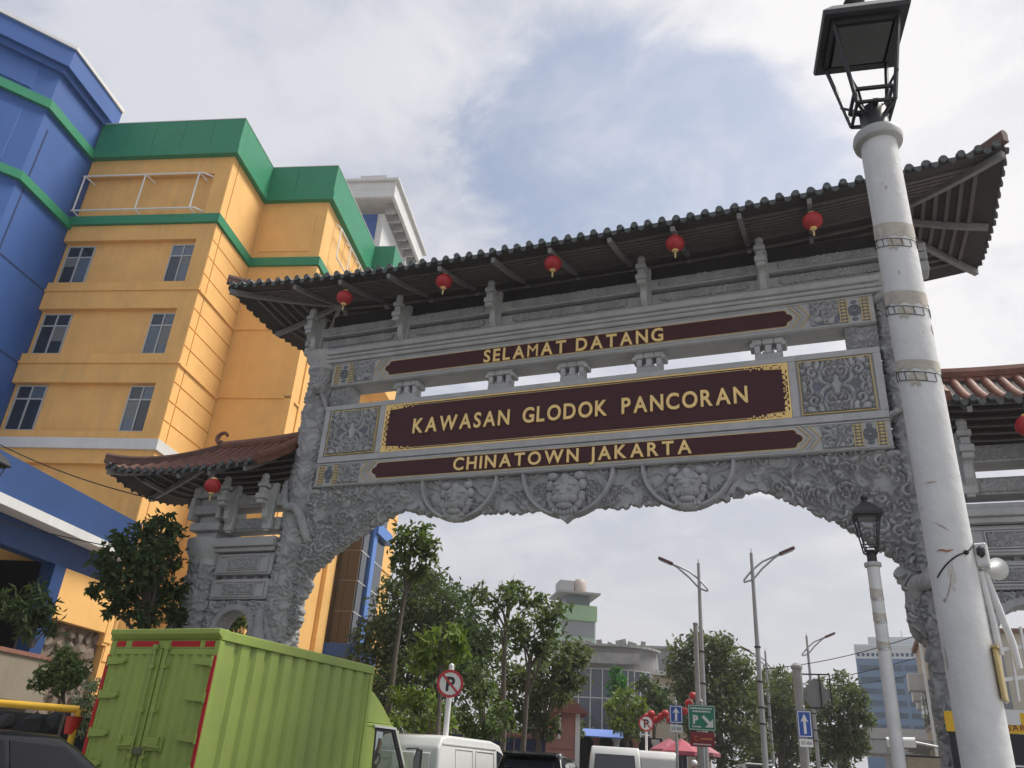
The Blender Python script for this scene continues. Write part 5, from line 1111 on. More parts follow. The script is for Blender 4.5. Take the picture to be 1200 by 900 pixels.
_v = vehicle('white_minivan', 'white minivan showing its dark rear window, in the middle of the road beyond the arch', 'van', onroad(-6.6, 25.6), rad(12), mini_prof, 1.62, .98, VANW, [[(.35, 1.08), (.42, 1.66), (1.25, 1.68), (1.25, 1.08)], [(1.34, 1.08), (1.34, 1.68), (2.2, 1.68), (2.2, 1.08)], [(2.28, 1.08), (2.28, 1.68), (2.6, 1.66), (3.05, 1.1)]], (.03, 1.1, .11, 1.66, .64, .58), (3.4, 1.12, 2.95, 1.7, .64, .58), (.6, 2.8), tumble=.12, bev=.05); _v.scale = (1., 1., 1.07)
vehicle('white_van', 'second white panel van half hidden ahead of the white minivan', 'van', onroad(-6.6, 31.5), rad(14), van_prof, 1.66, 1.0, VANW, [[(2.75, 1.2), (2.75, 1.78), (3.02, 1.72), (3.45, 1.22)]], None, (3.6, 1.3, 3.0, 1.88, .66, .58), (.75, 3.35), tumble=.12)
sed = [(0, .35), (0, .85), (.3, .98), (.9, 1.02), (1.35, 1.42), (1.6, 1.47), (2.4, 1.46), (3.05, 1.05), (4.2, .92), (4.4, .7), (4.4, .35)]
CARGLASS = mat('tinted_car_glass', (.006, .007, .009), .08, .1, 2., spec=.12)
vehicle('dark_car', 'black car at the lower left corner beside the truck', 'car', (-8.0, 4.6, 0), rad(14), [(y, z*1.0) for y, z in [(0, .35), (0, .9), (.2, 1.1), (.75, 1.48), (1.1, 1.56), (2.4, 1.54), (2.7, 1.44), (3.5, 1.02), (4.2, .9), (4.35, .7), (4.35, .35)]], 1.74, .98, CARB, [[(.7, 1.05), (.95, 1.42), (1.5, 1.46), (1.5, 1.05)], [(1.57, 1.05), (1.57, 1.46), (2.45, 1.43), (3.15, 1.05)]], (.22, 1.12, .66, 1.42, .62, .52), (3.35, 1.1, 2.8, 1.4, .64, .56), (.8, 3.5), tumble=.26, glass=CARGLASS)
vehicle('silver_car', 'silver car seen from behind under the left blue arrow sign trees', 'car', onroad(-3.7, 39), rad(14), mpv_prof, 1.66, .98, SILV, [[(.62, 1.06), (.75, 1.56), (1.4, 1.60), (1.4, 1.06)]], (.08, 1.12, .36, 1.58, .62, .5), (3.3, 1.12, 2.7, 1.55, .62, .55), (.85, 3.3), tumble=.24, extra=mpv_extra(SILV))
vehicle('white_car', 'white car parked low at the right foot of the arch beyond the small lamp post', 'car', onroad(.0, 26), rad(40), mpv_prof, 1.66, .98, VANW, [[(.62, 1.06), (.75, 1.56), (1.4, 1.60), (1.4, 1.06)], [(1.47, 1.06), (1.47, 1.60), (2.3, 1.58), (3.05, 1.08)]], (.08, 1.12, .36, 1.58, .62, .5), (3.3, 1.12, 2.7, 1.55, .62, .55), (.85, 3.3), tumble=.24, extra=mpv_extra(VANW))

# ------------------------------------------------------------------ street lamps and poles
GALV = mat('galvanised_steel', (.34, .34, .345), .55, .1, 5., metal=.3); LAMPHEAD = mat('maroon_lamp_head', (.10, .035, .035), .5, .1, 5.)
def street_lamp(label, x, y, side, rz, H=9.0):
    t = thing('street_lamp', label, 'street lamp', onroad(x, y), rz, 'tall street lamps along the road'); s = side; h = H-gz(y)
    b = MB(); b.tube([(0, 0, 0), (0, 0, 1.2), (0, 0, h*.5), (0, 0, h)], [.11, .10, .085, .055], 12); b.tube([(0, 0, h), (0, 0, h+.15)], .015, 5); b.build('pole', GALV, t, smooth=True)
    for z in (2.9, 3.4, 4.2, h*.62): c = MB(); c.lathe([(.105, z), (.108, z+.02), (.108, z+.05), (.10, z+.06)], n=12); c.build('clamp_band', TRIM, t)
    b = MB()
    for o, r in ((0, .035), (.42, .035)):
        b.tube([(-s*.30, 0, h-1.05+o*.2), (0, 0, h-.95+o*.8), (s*.35, 0, h-.55+o*.55), (s*.8, 0, h-.15+o*.12), (s*.98, 0, h-.04+o*.05)], r, 7)
    b.tube([(-s*.30, 0, h-1.05), (-s*.30, 0, h-.96)], .03, 6); b.build('arm', GALV, t, smooth=True)
    R = Matrix.Rotation(-s*rad(24), 3, 'Y'); b = MB(); b.box(-.30, .30, -.12, .12, -.05, .06, R, (s*1.22, 0, h+.08)); hd = b.build('lamp_head', LAMPHEAD, t, bevel=.04, segs=2); b = MB(); b.box(-.22, .22, -.09, .09, -.065, -.048, R, (s*1.22, 0, h+.08)); b.build('lens', FRAME, hd)
    return t
street_lamp('left one of the two big street lamps framed by the arch, its arm reaching left', -4.72, 30.73, -1, rad(6)); street_lamp('right one of the two big street lamps framed by the arch, its arm reaching right', -2.65, 29.43, 1, rad(10))
street_lamp('distant street lamp above the right blue arrow sign, its arm reaching right', -1.69, 47.4, 1, rad(14)); street_lamp('farthest street lamp, its arm reaching left behind the right big lamp pole', -4.36, 53.2, -1, rad(14))
def pole(name, label, x, y, h, r, m=GALV, cat='pole'):
    t = thing(name, label, cat, onroad(x, y)); b = MB(); b.tube([(0, 0, 0), (0, 0, h*.5), (0, 0, h)], [r, r*.9, r*.75], 12); b.build('pole_shaft', m, t, smooth=True); b = MB(); b.lathe([(r*.78, h-.06), (r*.95, h-.04), (r*.95, h), (.01, h+.05)], n=12); b.build('pole_cap', m, t); return t
pole('utility_pole', 'plain grey pole standing just left of the left big street lamp', -5.02, 31.4, 6.9-gz(31.4), .11, CONC)
fp = thing('sign_frame_pole', 'grey pole with a square empty frame and the grey back of a diamond sign', 'sign pole', onroad(-1.55, 31.5))
b = MB(); b.tube([(0, 0, 0), (0, 0, 5.2-.32)], .16, 12); b.build('pole_shaft', CONC, fp, smooth=True); b = MB(); b.lathe([(.2, 4.86), (.2, 4.96), (.1, 5.05)], n=12); b.build('pole_cap', CONC, fp)
b = MB(); z0, z1 = 3.95-.36, 5.05-.36
for a, c in (((.1, z1), (1.05, z1)), ((1.05, z1), (1.05, z0)), ((1.05, z0), (.1, z0)), ((.72, z1), (.72, z0))): b.bar((a[0], 0, a[1]), (c[0], 0, c[1]), .045)
b.build('frame', TRIM, fp); b = MB(); R = Matrix.Rotation(PI/4, 3, 'Y'); b.box(-.40, .40, -.015, .015, -.40, .40, R, (.55, .06, 4.02)); b.build('sign_back', mat('grey_sign_back', (.22, .21, .2), .6), fp)

# ------------------------------------------------------------------ road signs
SBLUE = mat('sign_blue', (.025, .09, .38), .4, .05, 5.); SGREEN = mat('sign_green', (.012, .20, .12), .4, .05, 5.); SRED = mat('sign_red', (.46, .022, .035), .4, .05, 5.); SWHITE = mat('sign_white', (.74, .74, .73), .45, .04, 5.); SBLACK = mat('sign_black', (.015, .015, .018), .5); SMROON = mat('sign_dark_red', (.23, .02, .028), .5, .05, 5.)
def flat(name, poly, y0, y1, m, par):
    b = MB(); b.prism(poly, lambda a, c, d: Vector((a, d, c)), y0, y1); return b.build(name, m, par)
def rect(x0, x1, z0, z1): return [(x0, z0), (x1, z0), (x1, z1), (x0, z1)]
def circ(r, z, n=28): return [(r*math.cos(2*PI*k/n), z+r*math.sin(2*PI*k/n)) for k in range(n)]
def sign_post(name, label, loc, rz, h, r=.035, m=GALV, cat='road sign'):
    t = thing(name, label, cat, loc, rz); b = MB(); b.tube([(0, .05, 0), (0, .05, h)], r, 10); b.lathe([(r, h), (r*.8, h+.03), (.005, h+.06)], (0, .05, 0), 10); b.build('post', m, t, smooth=True); return t
def round_sign(t, z, R, ch, flip=False):
    d = flat('sign_disc', circ(R, z), 0, .02, SWHITE, t); n = 32; b = MB(); vs = []
    for rr in (R*1.0, R*.80):
        for yy in (-.008, .0): vs += [(rr*math.cos(2*PI*k/n), yy, z+rr*math.sin(2*PI*k/n)) for k in range(n)]
    b.add(vs, [(a*n+k, a*n+(k+1) % n, c*n+(k+1) % n, c*n+k) for a, c in ((0, 1), (1, 3), (3, 2), (2, 0)) for k in range(n)]); b.build('red_rim', SRED, d)
    lettering(ch, d, SBLACK, -R*.30, R*.36, z-R*.5, R*1.0, -.004, bold=.03, thick=.05); b = MB(); a = R*.6; b.bar((-a, -.012, z+a), (a, -.012, z-a), R*.16, .014, upv=(0, 1, 0)); b.build('red_slash', SRED, d)
def rz_face(x, y): return -math.atan2(x, y)*1.0            # turned towards the traffic coming from the camera side
t = sign_post('no_parking_sign', 'large round no parking sign, black P struck in red, on a white post', onroad(-8.05, 16.9), rz_face(-8.05, 16.9), 3.50-gz(16.9), .06, SWHITE); round_sign(t, 3.12-gz(16.9), .29, 'P')
for _o in t.children:
    if _o.name.startswith('sign_disc'): _o.location.y = -.03
t = sign_post('no_parking_sign', 'small distant round no parking sign beside the red market parasols', onroad(-7.5, 34.0), rz_face(-7.5, 34), 3.6-gz(34), .05, SWHITE); round_sign(t, 3.5-gz(34), .30, 'P')
def arrow_sign(label, x, y, z0, z1, w, plate=None):
    t = sign_post('one_way_sign', label, onroad(x, y), rz_face(x, y), z1-gz(y)+.1, .045); z0 -= gz(y); z1 -= gz(y); d = flat('sign_plate', rect(-w/2, w/2, z0, z1), 0, .02, SBLUE, t); zc = (z0+z1)/2; H = z1-z0
    b = MB()
    for a in (rect(-w/2+.02, w/2-.02, z0+.02, z0+.045), rect(-w/2+.02, w/2-.02, z1-.045, z1-.02), rect(-w/2+.02, -w/2+.045, z0+.05, z1-.05), rect(w/2-.045, w/2-.02, z0+.05, z1-.05)): b.prism(a, lambda p, q, r: Vector((p, r, q)), -.006, .004)
    b.build('white_border', SWHITE, d)
    flat('white_arrow', [(-w*.09, zc-H*.36), (w*.09, zc-H*.36), (w*.09, zc+H*.12), (w*.27, zc+H*.06), (0, zc+H*.38), (-w*.27, zc+H*.06), (-w*.09, zc+H*.12)], -.008, .004, SWHITE, d)
    if plate: p = flat('sub_plate', rect(-w*.46, w*.46, z0-.26, z0-.04), 0, .02, SWHITE, t); lettering(plate, p, SBLACK, -w*.36, w*.36, z0-.2, .10, -.004, bold=.02, thick=.03)
    return t
arrow_sign('left blue one way arrow sign, beside the green parking sign', -5.18, 27.9, 3.18, 3.72, .42, 'SATU ARAH'); arrow_sign('right blue one way arrow sign, in front of the trees below the diamond sign', -1.28, 27.9, 2.94, 3.70, .42, 'SATU ARAH')
t = sign_post('parking_sign', 'green parking sign with a white P and arrow pointing down right, above a red board', onroad(-4.15, 26.5), rz_face(-4.15, 26.5), 3.75-gz(26.5), .05); o = gz(26.5)
d = flat('green_board', rect(-.40, .40, 2.93-o, 3.64-o), 0, .02, SGREEN, t)
b = MB(); z0, z1 = 2.93-o, 3.64-o
for a in (rect(-.385, .385, z0+.015, z0+.03), rect(-.385, .385, z1-.03, z1-.015), rect(-.385, -.37, z0+.035, z1-.035), rect(.37, .385, z0+.035, z1-.035)): b.prism(a, lambda p, q, r: Vector((p, r, q)), -.006, .004)
b.build('white_border', SWHITE, d); 
def blurred_line(par, m, x0, x1, z, h, seed, y=-.004):                 # print too small to read in the photograph
    r = random.Random(seed); b = MB(); x = x0
    while x < x1-.02: w = r.uniform(.5, .8)*h; b.box(x, min(x+w, x1), y, .002, z, z+h*r.uniform(.85, 1)); x += w+h*.22
    o = b.build('small_print', m, par); o['kind'] = 'stuff'
blurred_line(d, SWHITE, -.33, .31, z1-.12, .05, 1); blurred_line(d, SWHITE, -.26, .26, z1-.205, .05, 2); lettering('P', d, SWHITE, -.26, -.10, z0+.19, .23, -.004, bold=.05, thick=.03)
blurred_line(d, SWHITE, -.29, -.02, z0+.08, .04, 3)
b = MB(); b.bar((.03, -.004, z0+.40), (.22, -.004, z0+.21), .09, .012, upv=(0, 1, 0)); b.prism([(.33, z0+.09), (.33, z0+.33), (.09, z0+.09)], lambda p, q, r: Vector((p, r, q)), -.012, .002); b.build('white_arrow', SWHITE, d)
d = flat('red_board', rect(-.36, .36, 2.48-o, 2.88-o), 0, .02, SMROON, t); blurred_line(d, mat('sign_orange', (.6, .2, .06), .5), -.05, .28, 2.67-o, .07, 4); blurred_line(d, SWHITE, -.27, .27, 2.53-o, .035, 5)
b = MB(); b.tube([(-.17+.06*math.cos(a), -.004, 2.70-o+.06*math.sin(a)) for a in np.linspace(.6, 5.7, 12)], .012, 5); b.build('round_mark', mat('sign_orange', (.6, .2, .06), .5), d)

# ------------------------------------------------------------------ lantern string, parasols
for i in range(11):
    f = i/10; y = 38-1.5*f; az = rad(-12.4+3.0*f); x = math.tan(az)*y; z = 4.0+.15*math.sin(i*2.1)+(0 if f < .6 else (f-.6)*1.7); r = .17
    t = tag(MB().ball((0, 0, 0), (r, r, r*.9)).build('red_lantern', RED, smooth=True), ('first', 'second', 'third', 'fourth', 'fifth', 'sixth', 'seventh', 'eighth', 'ninth', 'tenth', 'last')[i]+' small red lantern from the left in the string above the market parasols', 'lantern', 'string of red lanterns by the market'); t.location = (x, y, z)
for i, (az, el, m) in enumerate(((-10.2, 1.75, 'pink red'), (-11.0, 1.8, 'red'), (-9.0, 1.75, 'rose'))):
    y = 34+2*i; x = math.tan(rad(az))*y; z = 1.5+math.tan(rad(el))*math.hypot(x, y); g = gz(y)
    t = thing('market_parasol', ('right hand %s', 'leftmost %s', 'far %s')[0 if i == 2 else (1 if i == 1 else 2)] % m+' market parasol under the red lantern string', 'parasol', (x, y, g), 0, 'market parasols')
    b = MB(); vs = [(0, 0, z-g+.45)]; n = 8
    for k in range(n): a = 2*PI*k/n; vs.append((.8*math.cos(a), .8*math.sin(a), z-g)); 
    for k in range(n): a = 2*PI*k/n; vs.append((.8*math.cos(a), .8*math.sin(a), z-g-.14))
    b.add(vs, [(0, k+1, (k+1) % n+1) for k in range(n)]+[(k+1, k+1+n, (k+1) % n+1+n, (k+1) % n+1) for k in range(n)]); b.build('canopy', mat('parasol_'+m.replace(' ', '_'), (.36, .07+.03*i, .10+.03*i), .7, .15, 3.), t, fix=False); b = MB(); b.tube([(0, 0, 0), (0, 0, z-g+.5)], .025, 6); b.build('pole', GALV, t)

# ------------------------------------------------------------------ buildings beyond the arch
def facade(par, x0, x1, y, z0, z1, cols, rows, wfrac=.7, hfrac=.6, glass=GLASS, frame=FRAME, name='window'):
    cw, ch = (x1-x0)/cols, (z1-z0)/rows
    for i in range(cols):
        for j in range(rows):
            xa = x0+cw*(i+.5-wfrac/2); xb = xa+cw*wfrac; za = z0+ch*(j+.5-hfrac/2); zb = za+ch*hfrac; b = MB(); w = min(.12, cw*.06)
            b.box(xa-w, xb+w, y-.05, y+.05, za-w, za); b.box(xa-w, xb+w, y-.05, y+.05, zb, zb+w); b.box(xa-w, xa, y-.05, y+.05, za, zb); b.box(xb, xb+w, y-.05, y+.05, za, zb); f = b.build(name, frame, par)
            MB().box(xa, xb, y-.02, y+.04, za, zb).build('pane', glass, f)
PALEG = mat('pale_green_render', (.40, .50, .41), .8, .08, .4, streak=.2); BLIGHTG = mat('mint_band', (.30, .44, .25), .8, .08, .4)
def at_az(az, d): return (d*math.sin(rad(az)), d*math.cos(rad(az)))
x, y = at_az(-17.05, 108); g = thing('pale_green_block', 'narrow pale green tower block with a water tank on its flat roof', 'building', (x, y, 0), rad(30))
b = MB(); b.box(-2.2, 2.4, 0, 5, 0, 21.6); b.build('wall', PALEG, g); b = MB(); b.box(-2.9, 2.8, -.9, 5.3, 22.95, 23.2); b.build('roof_slab', CONC, g); b = MB(); b.box(-1.5, 1.7, .6, 4.6, 21.6, 22.9); b.build('penthouse', mat('dark_window_wall', (.13, .16, .16), .4), g)  # penthouse wall is one even dark grey
MB().box(-2.3, -.4, 1, 4, 23.2, 24.9).build('stair_head', mat('grey_render', (.36, .36, .36), .8), g); b = MB(); b.lathe([(.9, 0), (.95, .3), (.95, 1.6), (.6, 2.1), (.1, 2.2)], (.6, 2, 23.2), 16); b.build('water_tank', mat('peach_tank', (.42, .36, .31), .6), g, smooth=True)
MB().box(-2.35, 2.5, -.35, 0, 19.6, 21.55).build('balcony_front', BLIGHTG, g); b = MB(); b.box(-2.0, 2.2, -.06, .02, 17.6, 19.5); b.build('louvre_panel', mat('grey_louvre', (.27, .28, .28), .6), g); facade(g, -2.1, 2.3, -.04, 10.8, 17.4, 5, 3, .8, .55)
x, y = at_az(-15.6, 84); g = thing('glass_corner_building', 'weathered grey building with a curved corner of glass curtain wall and a broken roof parapet', 'building', (x, y, 0), rad(12))
# outline: flat face then a curve turning away
n = 9; OUT = [(-3.0, 0)]+[(1.6, 0)]+[(1.6+4.2*math.sin(rad(80*k/n)), 4.2-4.2*math.cos(rad(80*k/n))) for k in range(1, n+1)]
full = OUT+[(6, 14), (-3, 14)]
b = MB(); b.prism(full, lambda a, c, d: Vector((a, c, d)), 0, 13.2); b.build('core', mat('old_grey_render', (.21, .205, .20), .9, .2, .5, streak=.4), g)
for k, (z0, z1) in enumerate(((2.5, 5.3), (5.4, 8.3), (8.4, 11.0))):
    for (a, c) in zip(OUT[:-1], OUT[1:]):
        A, Cc = Vector((*a, 0)), Vector((*c, 0)); seg = max(1, round((Cc-A).length/1.15))
        for q in range(seg):
            p0, p1 = A.lerp(Cc, q/seg), A.lerp(Cc, (q+1)/seg); d = (p1-p0).normalized(); nn = Vector((d.y, -d.x, 0)); b = MB(); b.prism([(0.05, z0), ((p1-p0).length-.05, z0), ((p1-p0).length-.05, z1), (.05, z1)], lambda u, z, e: p0+d*u+nn*e+Vector((0, 0, z)), .01, .06); b.build('curtain_pane', mat('curtain_wall_glass', (.035, .05, .075), .12, .35, .6, spec=.7), g)
            b = MB(); b.prism([(-.05, 2.4), (.05, 2.4), (.05, 11.1), (-.05, 11.1)], lambda u, z, e: p0+d*u+nn*e+Vector((0, 0, z)), .0, .12); 
            if k == 0: b.build('mullion', FRAME, g)
    b = MB(); 
    for (a, c) in zip(OUT[:-1], OUT[1:]): b.bar((*a, z1+.05), (*c, z1+.05), .26, .10)
    b.build('transom', FRAME, g)
b = MB()
for (a, c) in zip(OUT[:-1], OUT[1:]): b.bar((*a, 13.3), (*c, 13.3), .8, .22)
b.build('roof_edge', CONC, g); r = random.Random(4)
for k in range(7): MB().cbox((-2.2+1.1*k, .8+.2*abs(k-3), 13.6+r.uniform(-.1, .2)), (r.uniform(.4, 1.2), .5, r.uniform(.2, .6)), Matrix.Rotation(r.uniform(-.4, .4), 3, 'Y')).build('broken_slab', CONC, g)
MB().box(-2.6, 4, -.9, 0, 11.5, 12.5).build('stained_band', mat('stained_band', (.29, .285, .275), .9, .3, .7, streak=.5), g)
x, y = at_az(-11.7, 100); g = thing('grey_block', 'plain grey flat roofed block right of the glass corner building', 'building', (x, y, 0), rad(12)); MB().box(-2.2, 2.2, 0, 8, 0, 15.4).build('wall', mat('plain_grey_wall', (.25, .25, .25), .9, .1, .4, streak=.3), g); MB().box(-2.4, 2.4, -.3, 8.2, 15.4, 15.7).build('roof_slab', CONC, g)
x, y = at_az(-10.2, 64); g = thing('beige_shophouse', 'beige old shophouse with dark window openings behind the red lantern string', 'building', (x, y, 0), rad(14)); MB().box(-2.0, 2.0, 0, 8, 0, 8.7).build('wall', mat('beige_render', (.46, .40, .31), .85, .12, .5, streak=.3), g); facade(g, -1.9, 1.9, -.03, 1.2, 8.4, 3, 2, .5, .6, frame=OFFW); MB().box(-2.2, 2.2, -.5, .0, 8.5, 8.8).build('cornice', OFFW, g)
PINK = mat('salmon_render', (.36, .175, .145), .85, .08, .6, streak=.2)
x, y = at_az(-18.9, 38); g = thing('salmon_house', 'low salmon pink house with red roof edge and white corner trim beyond the black car', 'house', (x, y, gz(38)), rad(22)); b = MB(); b.box(-2.2, 1.4, 0, 6, 0, 2.2); b.box(.2, 1.4, .02, 6, 2.2, 3.3); b.build('wall', PINK, g)
for k in range(5): MB().box(-2.22, 1.2, -.03, .0, .3+.38*k, .62+.38*k).build('siding_board', PINK, g)
MB().box(1.25, 1.45, -.06, .1, 0, 3.3).build('corner_trim', OFFW, g); MB().box(.5, .62, -.04, .1, 2.2, 3.3).build('corner_trim', OFFW, g); b = MB(); b.prism([(-.1, 3.25), (1.8, 3.25), (.9, 4.0)], lambda a, c, d: Vector((a, d, c)), -.4, 6.3); b.build('roof', mat('red_roof', (.20, .075, .06), .7, .2, 3.), g); b = MB(); b.box(-2.4, .3, -.3, 6, 2.2, 2.34); b.build('roof_slab', mat('red_roof', (.20, .075, .06), .7), g)
g = thing('blue_fence', 'dark blue sheet metal fence with pale railings on top behind the black car', 'fence', (*at_az(-22.0, 30), gz(30)), rad(16))
for k in range(9): MB().box(-1.6+.36*k, -1.27+.36*k, 0, .04, 0, 2.05).build('fence_sheet', mat('navy_sheet', (.015, .025, .07), .5, .2, 3.), g)
b = MB(); 
for k in range(14): b.bar((-1.55+.24*k, .02, 2.05), (-1.55+.24*k, .02, 2.45), .02)
b.bar((-1.6, .02, 2.4), (1.7, .02, 2.4), .03); b.build('railing', GALV, g)
for k, az in enumerate((-19.5, -19.05)): t = tag(MB().box(-.10, .10, -.1, .1, 0, 1.0+gz(27)).build('yellow_bollard', mat('yellow_gate_paint', (.72, .42, .03), .6), bevel=.02), ('left', 'right')[k]+' yellow post behind the black people carrier', 'bollard', 'yellow posts'); x, y = at_az(az, 27); t.location = (x, y, gz(27)+.6); t.scale.z = 1.0; t.data.transform(Matrix.Translation((0, 0, -.6)) @ Matrix.Diagonal((1, 1, 1.15, 1)))
g = thing('market_arcade', 'low row of white columns with a blue awning behind the white minivan', 'arcade', (*at_az(-14.6, 50), gz(50)), rad(14))
for k in range(5): b = MB(); b.lathe([(.22, 0), (.18, .1), (.17, 2.3), (.24, 2.45), (.24, 2.6)], (-2+1.1*k, 0, 0), 12); b.build('column', (OFFW, PINK)[k % 2], g, smooth=True)
MB().box(-2.4, 2.8, .5, .7, 0, 2.7).build('dark_backing_wall', DARK, g); b = MB(); b.prism([(-.9, 2.5), (.7, 2.95), (.7, 3.0), (-.9, 2.56)], lambda a, c, d: Vector((d, a, c)), -2.6, .6); b.build('awning', mat('blue_awning', (.12, .20, .50), .7), g)
# far blue tower, overpass, right hand shops
TW = mat('haze_paled_curtain_wall', (.075, .14, .24), .25, .12, .25); TWG = mat('tower_window_band', (.02, .045, .085), .15, .3, .3); TWW = mat('tower_white_band', (.50, .53, .56), .7, .06, .2)  # tower blue is paled so distance haze sits in the wall colour
x, y = at_az(2.6, 172); g = thing('blue_office_tower', 'far pale blue office tower with white top floors and dark window bands', 'building', (x, y, 0), rad(-3)); b = MB(); b.box(-5.5, 6.5, 0, 12, 0, 24.6); b.build('wall', TW, g); b = MB(); b.box(-5.55, 6.55, -.05, 12, 24.62, 27.2); b.box(-3.0, 6.5, .5, 11, 27.202, 28.6); b.build('white_crown', TWW, g)
for j in range(6):
    z = 12.2+2.05*j
    for i in range(3): MB().box(-5.0+3.9*i, -1.7+3.9*i, -.12, .05, z, z+.95).build('window_band', TWG, g)
for i in range(14): MB().box(-5.2+.84*i, -4.7+.84*i, -.14, .0, 25.0, 25.6).build('window', TWG, g)
for k in range(4): MB().box(-5.6, 6.6, -.2, .0, 25.9+.32*k, 26.0+.32*k).build('louvre', OFFW, g)
MB().tube([(3, 5, 28.6), (3, 5, 30.5)], .06, 5).build('mast', GALV, g)
g = thing('concrete_overpass', 'grey concrete overpass crossing below the far blue tower', 'overpass', (*at_az(2.6, 95), 0), rad(-5)); MB().box(-9, 9, 0, 8, 5.2, 6.6).build('deck', CONC, g, bevel=.05); MB().box(-9, 9, -.2, .05, 6.602, 7.6).build('parapet', CONC, g)
for xx in (-6, -1, 4): MB().box(xx-.5, xx+.5, 1, 6, 0, 5.19).build('pier', CONC, g)
for k in range(9): MB().box(-9+2*k, -7.1+2*k, -.26, -.21, 5.3, 6.5).build('facing_panel', mat('overpass_panel', (.24, .24, .24), .9, .15, .5, streak=.4), g)
cols = [((.50, .46, .38), 'cream'), ((.30, .29, .28), 'grey'), ((.42, .40, .36), 'pale stone'), ((.22, .21, .20), 'dark')]
for i, (yy, h, x0) in enumerate(((30, 5.9, 2.55), (35, 5.4, 2.95), (40, 6.2, 3.4), (46, 6.4, 4.0))):
    m = mat('shop_'+cols[i][1].replace(' ', '_'), cols[i][0], .85, .15, .6, streak=.35); g = thing('shophouse', f'{cols[i][1]} shophouse, {("nearest", "second", "third", "farthest")[i]} in the row behind the right gate leg', 'shophouse', (x0, yy, gz(yy)), 0, 'shophouses along the right pavement')
    MB().box(0, 8, 0, 4.6, 0, h).build('wall', m, g); MB().box(-.12, 8, -.1, 4.6, h, h+.14).build('roof_slab', mat('rusty_roof', (.22, .13, .10), .8, .2, 2.), g); MB().box(-.9, 0, .1, 4.5, 2.6, 2.7).build('awning', CONC, g)
    for k in range(3):
        for z in (3.2, 5.0):
            if z+1.2 < h: f = MB().box(-.06, .02, .4+1.45*k, 1.5+1.45*k, z, z+1.2).build('window', FRAME, g); MB().box(-.08, .0, .5+1.45*k, 1.4+1.45*k, z+.1, z+1.1).build('pane', GLASS, f)
    b = MB(); b.tube([(-.15, .1, 0), (-.15, .1, h)], .05, 6); b.build('drain_pipe', OFFW, g); b = MB(); b.cbox((-.3, 2.2, 4.6), (.5, .8, .55)); b.build('air_conditioner', OFFW, g, bevel=.02)
t = thing('hanging_shop_sign', 'small brown framed shop sign standing out from the row at the right gate leg', 'shop sign', (1.75, 24, 0)); MB().box(-.55, .25, -.04, .04, 2.05, 2.42).build('board', mat('beige_board', (.34, .28, .20), .7), t); frame_rect('board_frame', -.58, .28, 2.02, 2.45, .04, -.05, .05, DKMETAL, t); MB().bar((.3, 0, 2.2), (1.2, 0, 2.2), .05).build('sign_arm', DKMETAL, t)
t = thing('wall_camera', 'white cylindrical camera on an arm left of the right gate leg', 'camera', (1.25, 22, 2.62)); b = MB(); b.tube([(-.5, 0, 0), (.1, 0, .02)], .11, 12); b.build('camera_body', WHITE, t, smooth=True); MB().tube([(.1, 0, .02), (.9, .2, -.1)], .03, 6).build('camera_arm', GALV, t)

# ------------------------------------------------------------------ right foreground: banner, kiosk, railing
YELLOWB = mat('yellow_banner', (.72, .44, .02), .55, .06, 4.)
t = thing('warning_banner', 'yellow banner lettered in dark red above a black board at the right gate leg', 'banner', (1.28, 13.9, 0), rad(-3)); MB().box(0, 3.2, 0, .03, 2.39, 2.66).build('yellow_strip', YELLOWB, t); MB().box(.06, 3.2, .005, .03, .9, 2.385).build('black_board', SBLACK, t)
lettering('AN !', t, SMROON, .70, .93, 2.545, .085, -.004, bold=.01, thick=.04); lettering('ESAR U', t, SMROON, .70, 1.13, 2.425, .085, -.004, bold=.01, thick=.04); MB().box(.6, 2.6, -.003, .006, 1.97, 1.99).build('white_rule', SWHITE, t)
for x in (.02, 3.1): MB().box(x, x+.05, .03, .08, 0, 2.66).build('banner_post', DKMETAL, t)
t = thing('white_railing', 'white picket railing of a raised walkway at the right edge below the side roof', 'railing', (1.75, 13.75, 0), rad(12)); 
for k in range(13): b = MB(); x = .0+.17*k; z0 = 2.72+.03*k; b.bar((x, 0, z0), (x+.05, 0, z0+1.0), .05, .03); b.build('picket', SWHITE, t)
b = MB(); b.bar((-.1, .03, 3.02), (2.3, .03, 3.42), .05); b.bar((-.1, .03, 3.42), (2.3, .03, 3.85), .05); b.build('rail', SWHITE, t); MB().box(-.1, 2.4, .0, .5, 2.5, 2.70).build('walkway_edge', OFFW, t)
b = MB(); 
for x in (.2, 2.2): b.box(x, x+.1, .2, .3, 0, 2.5)
b.build('walkway_post', GALV, t)

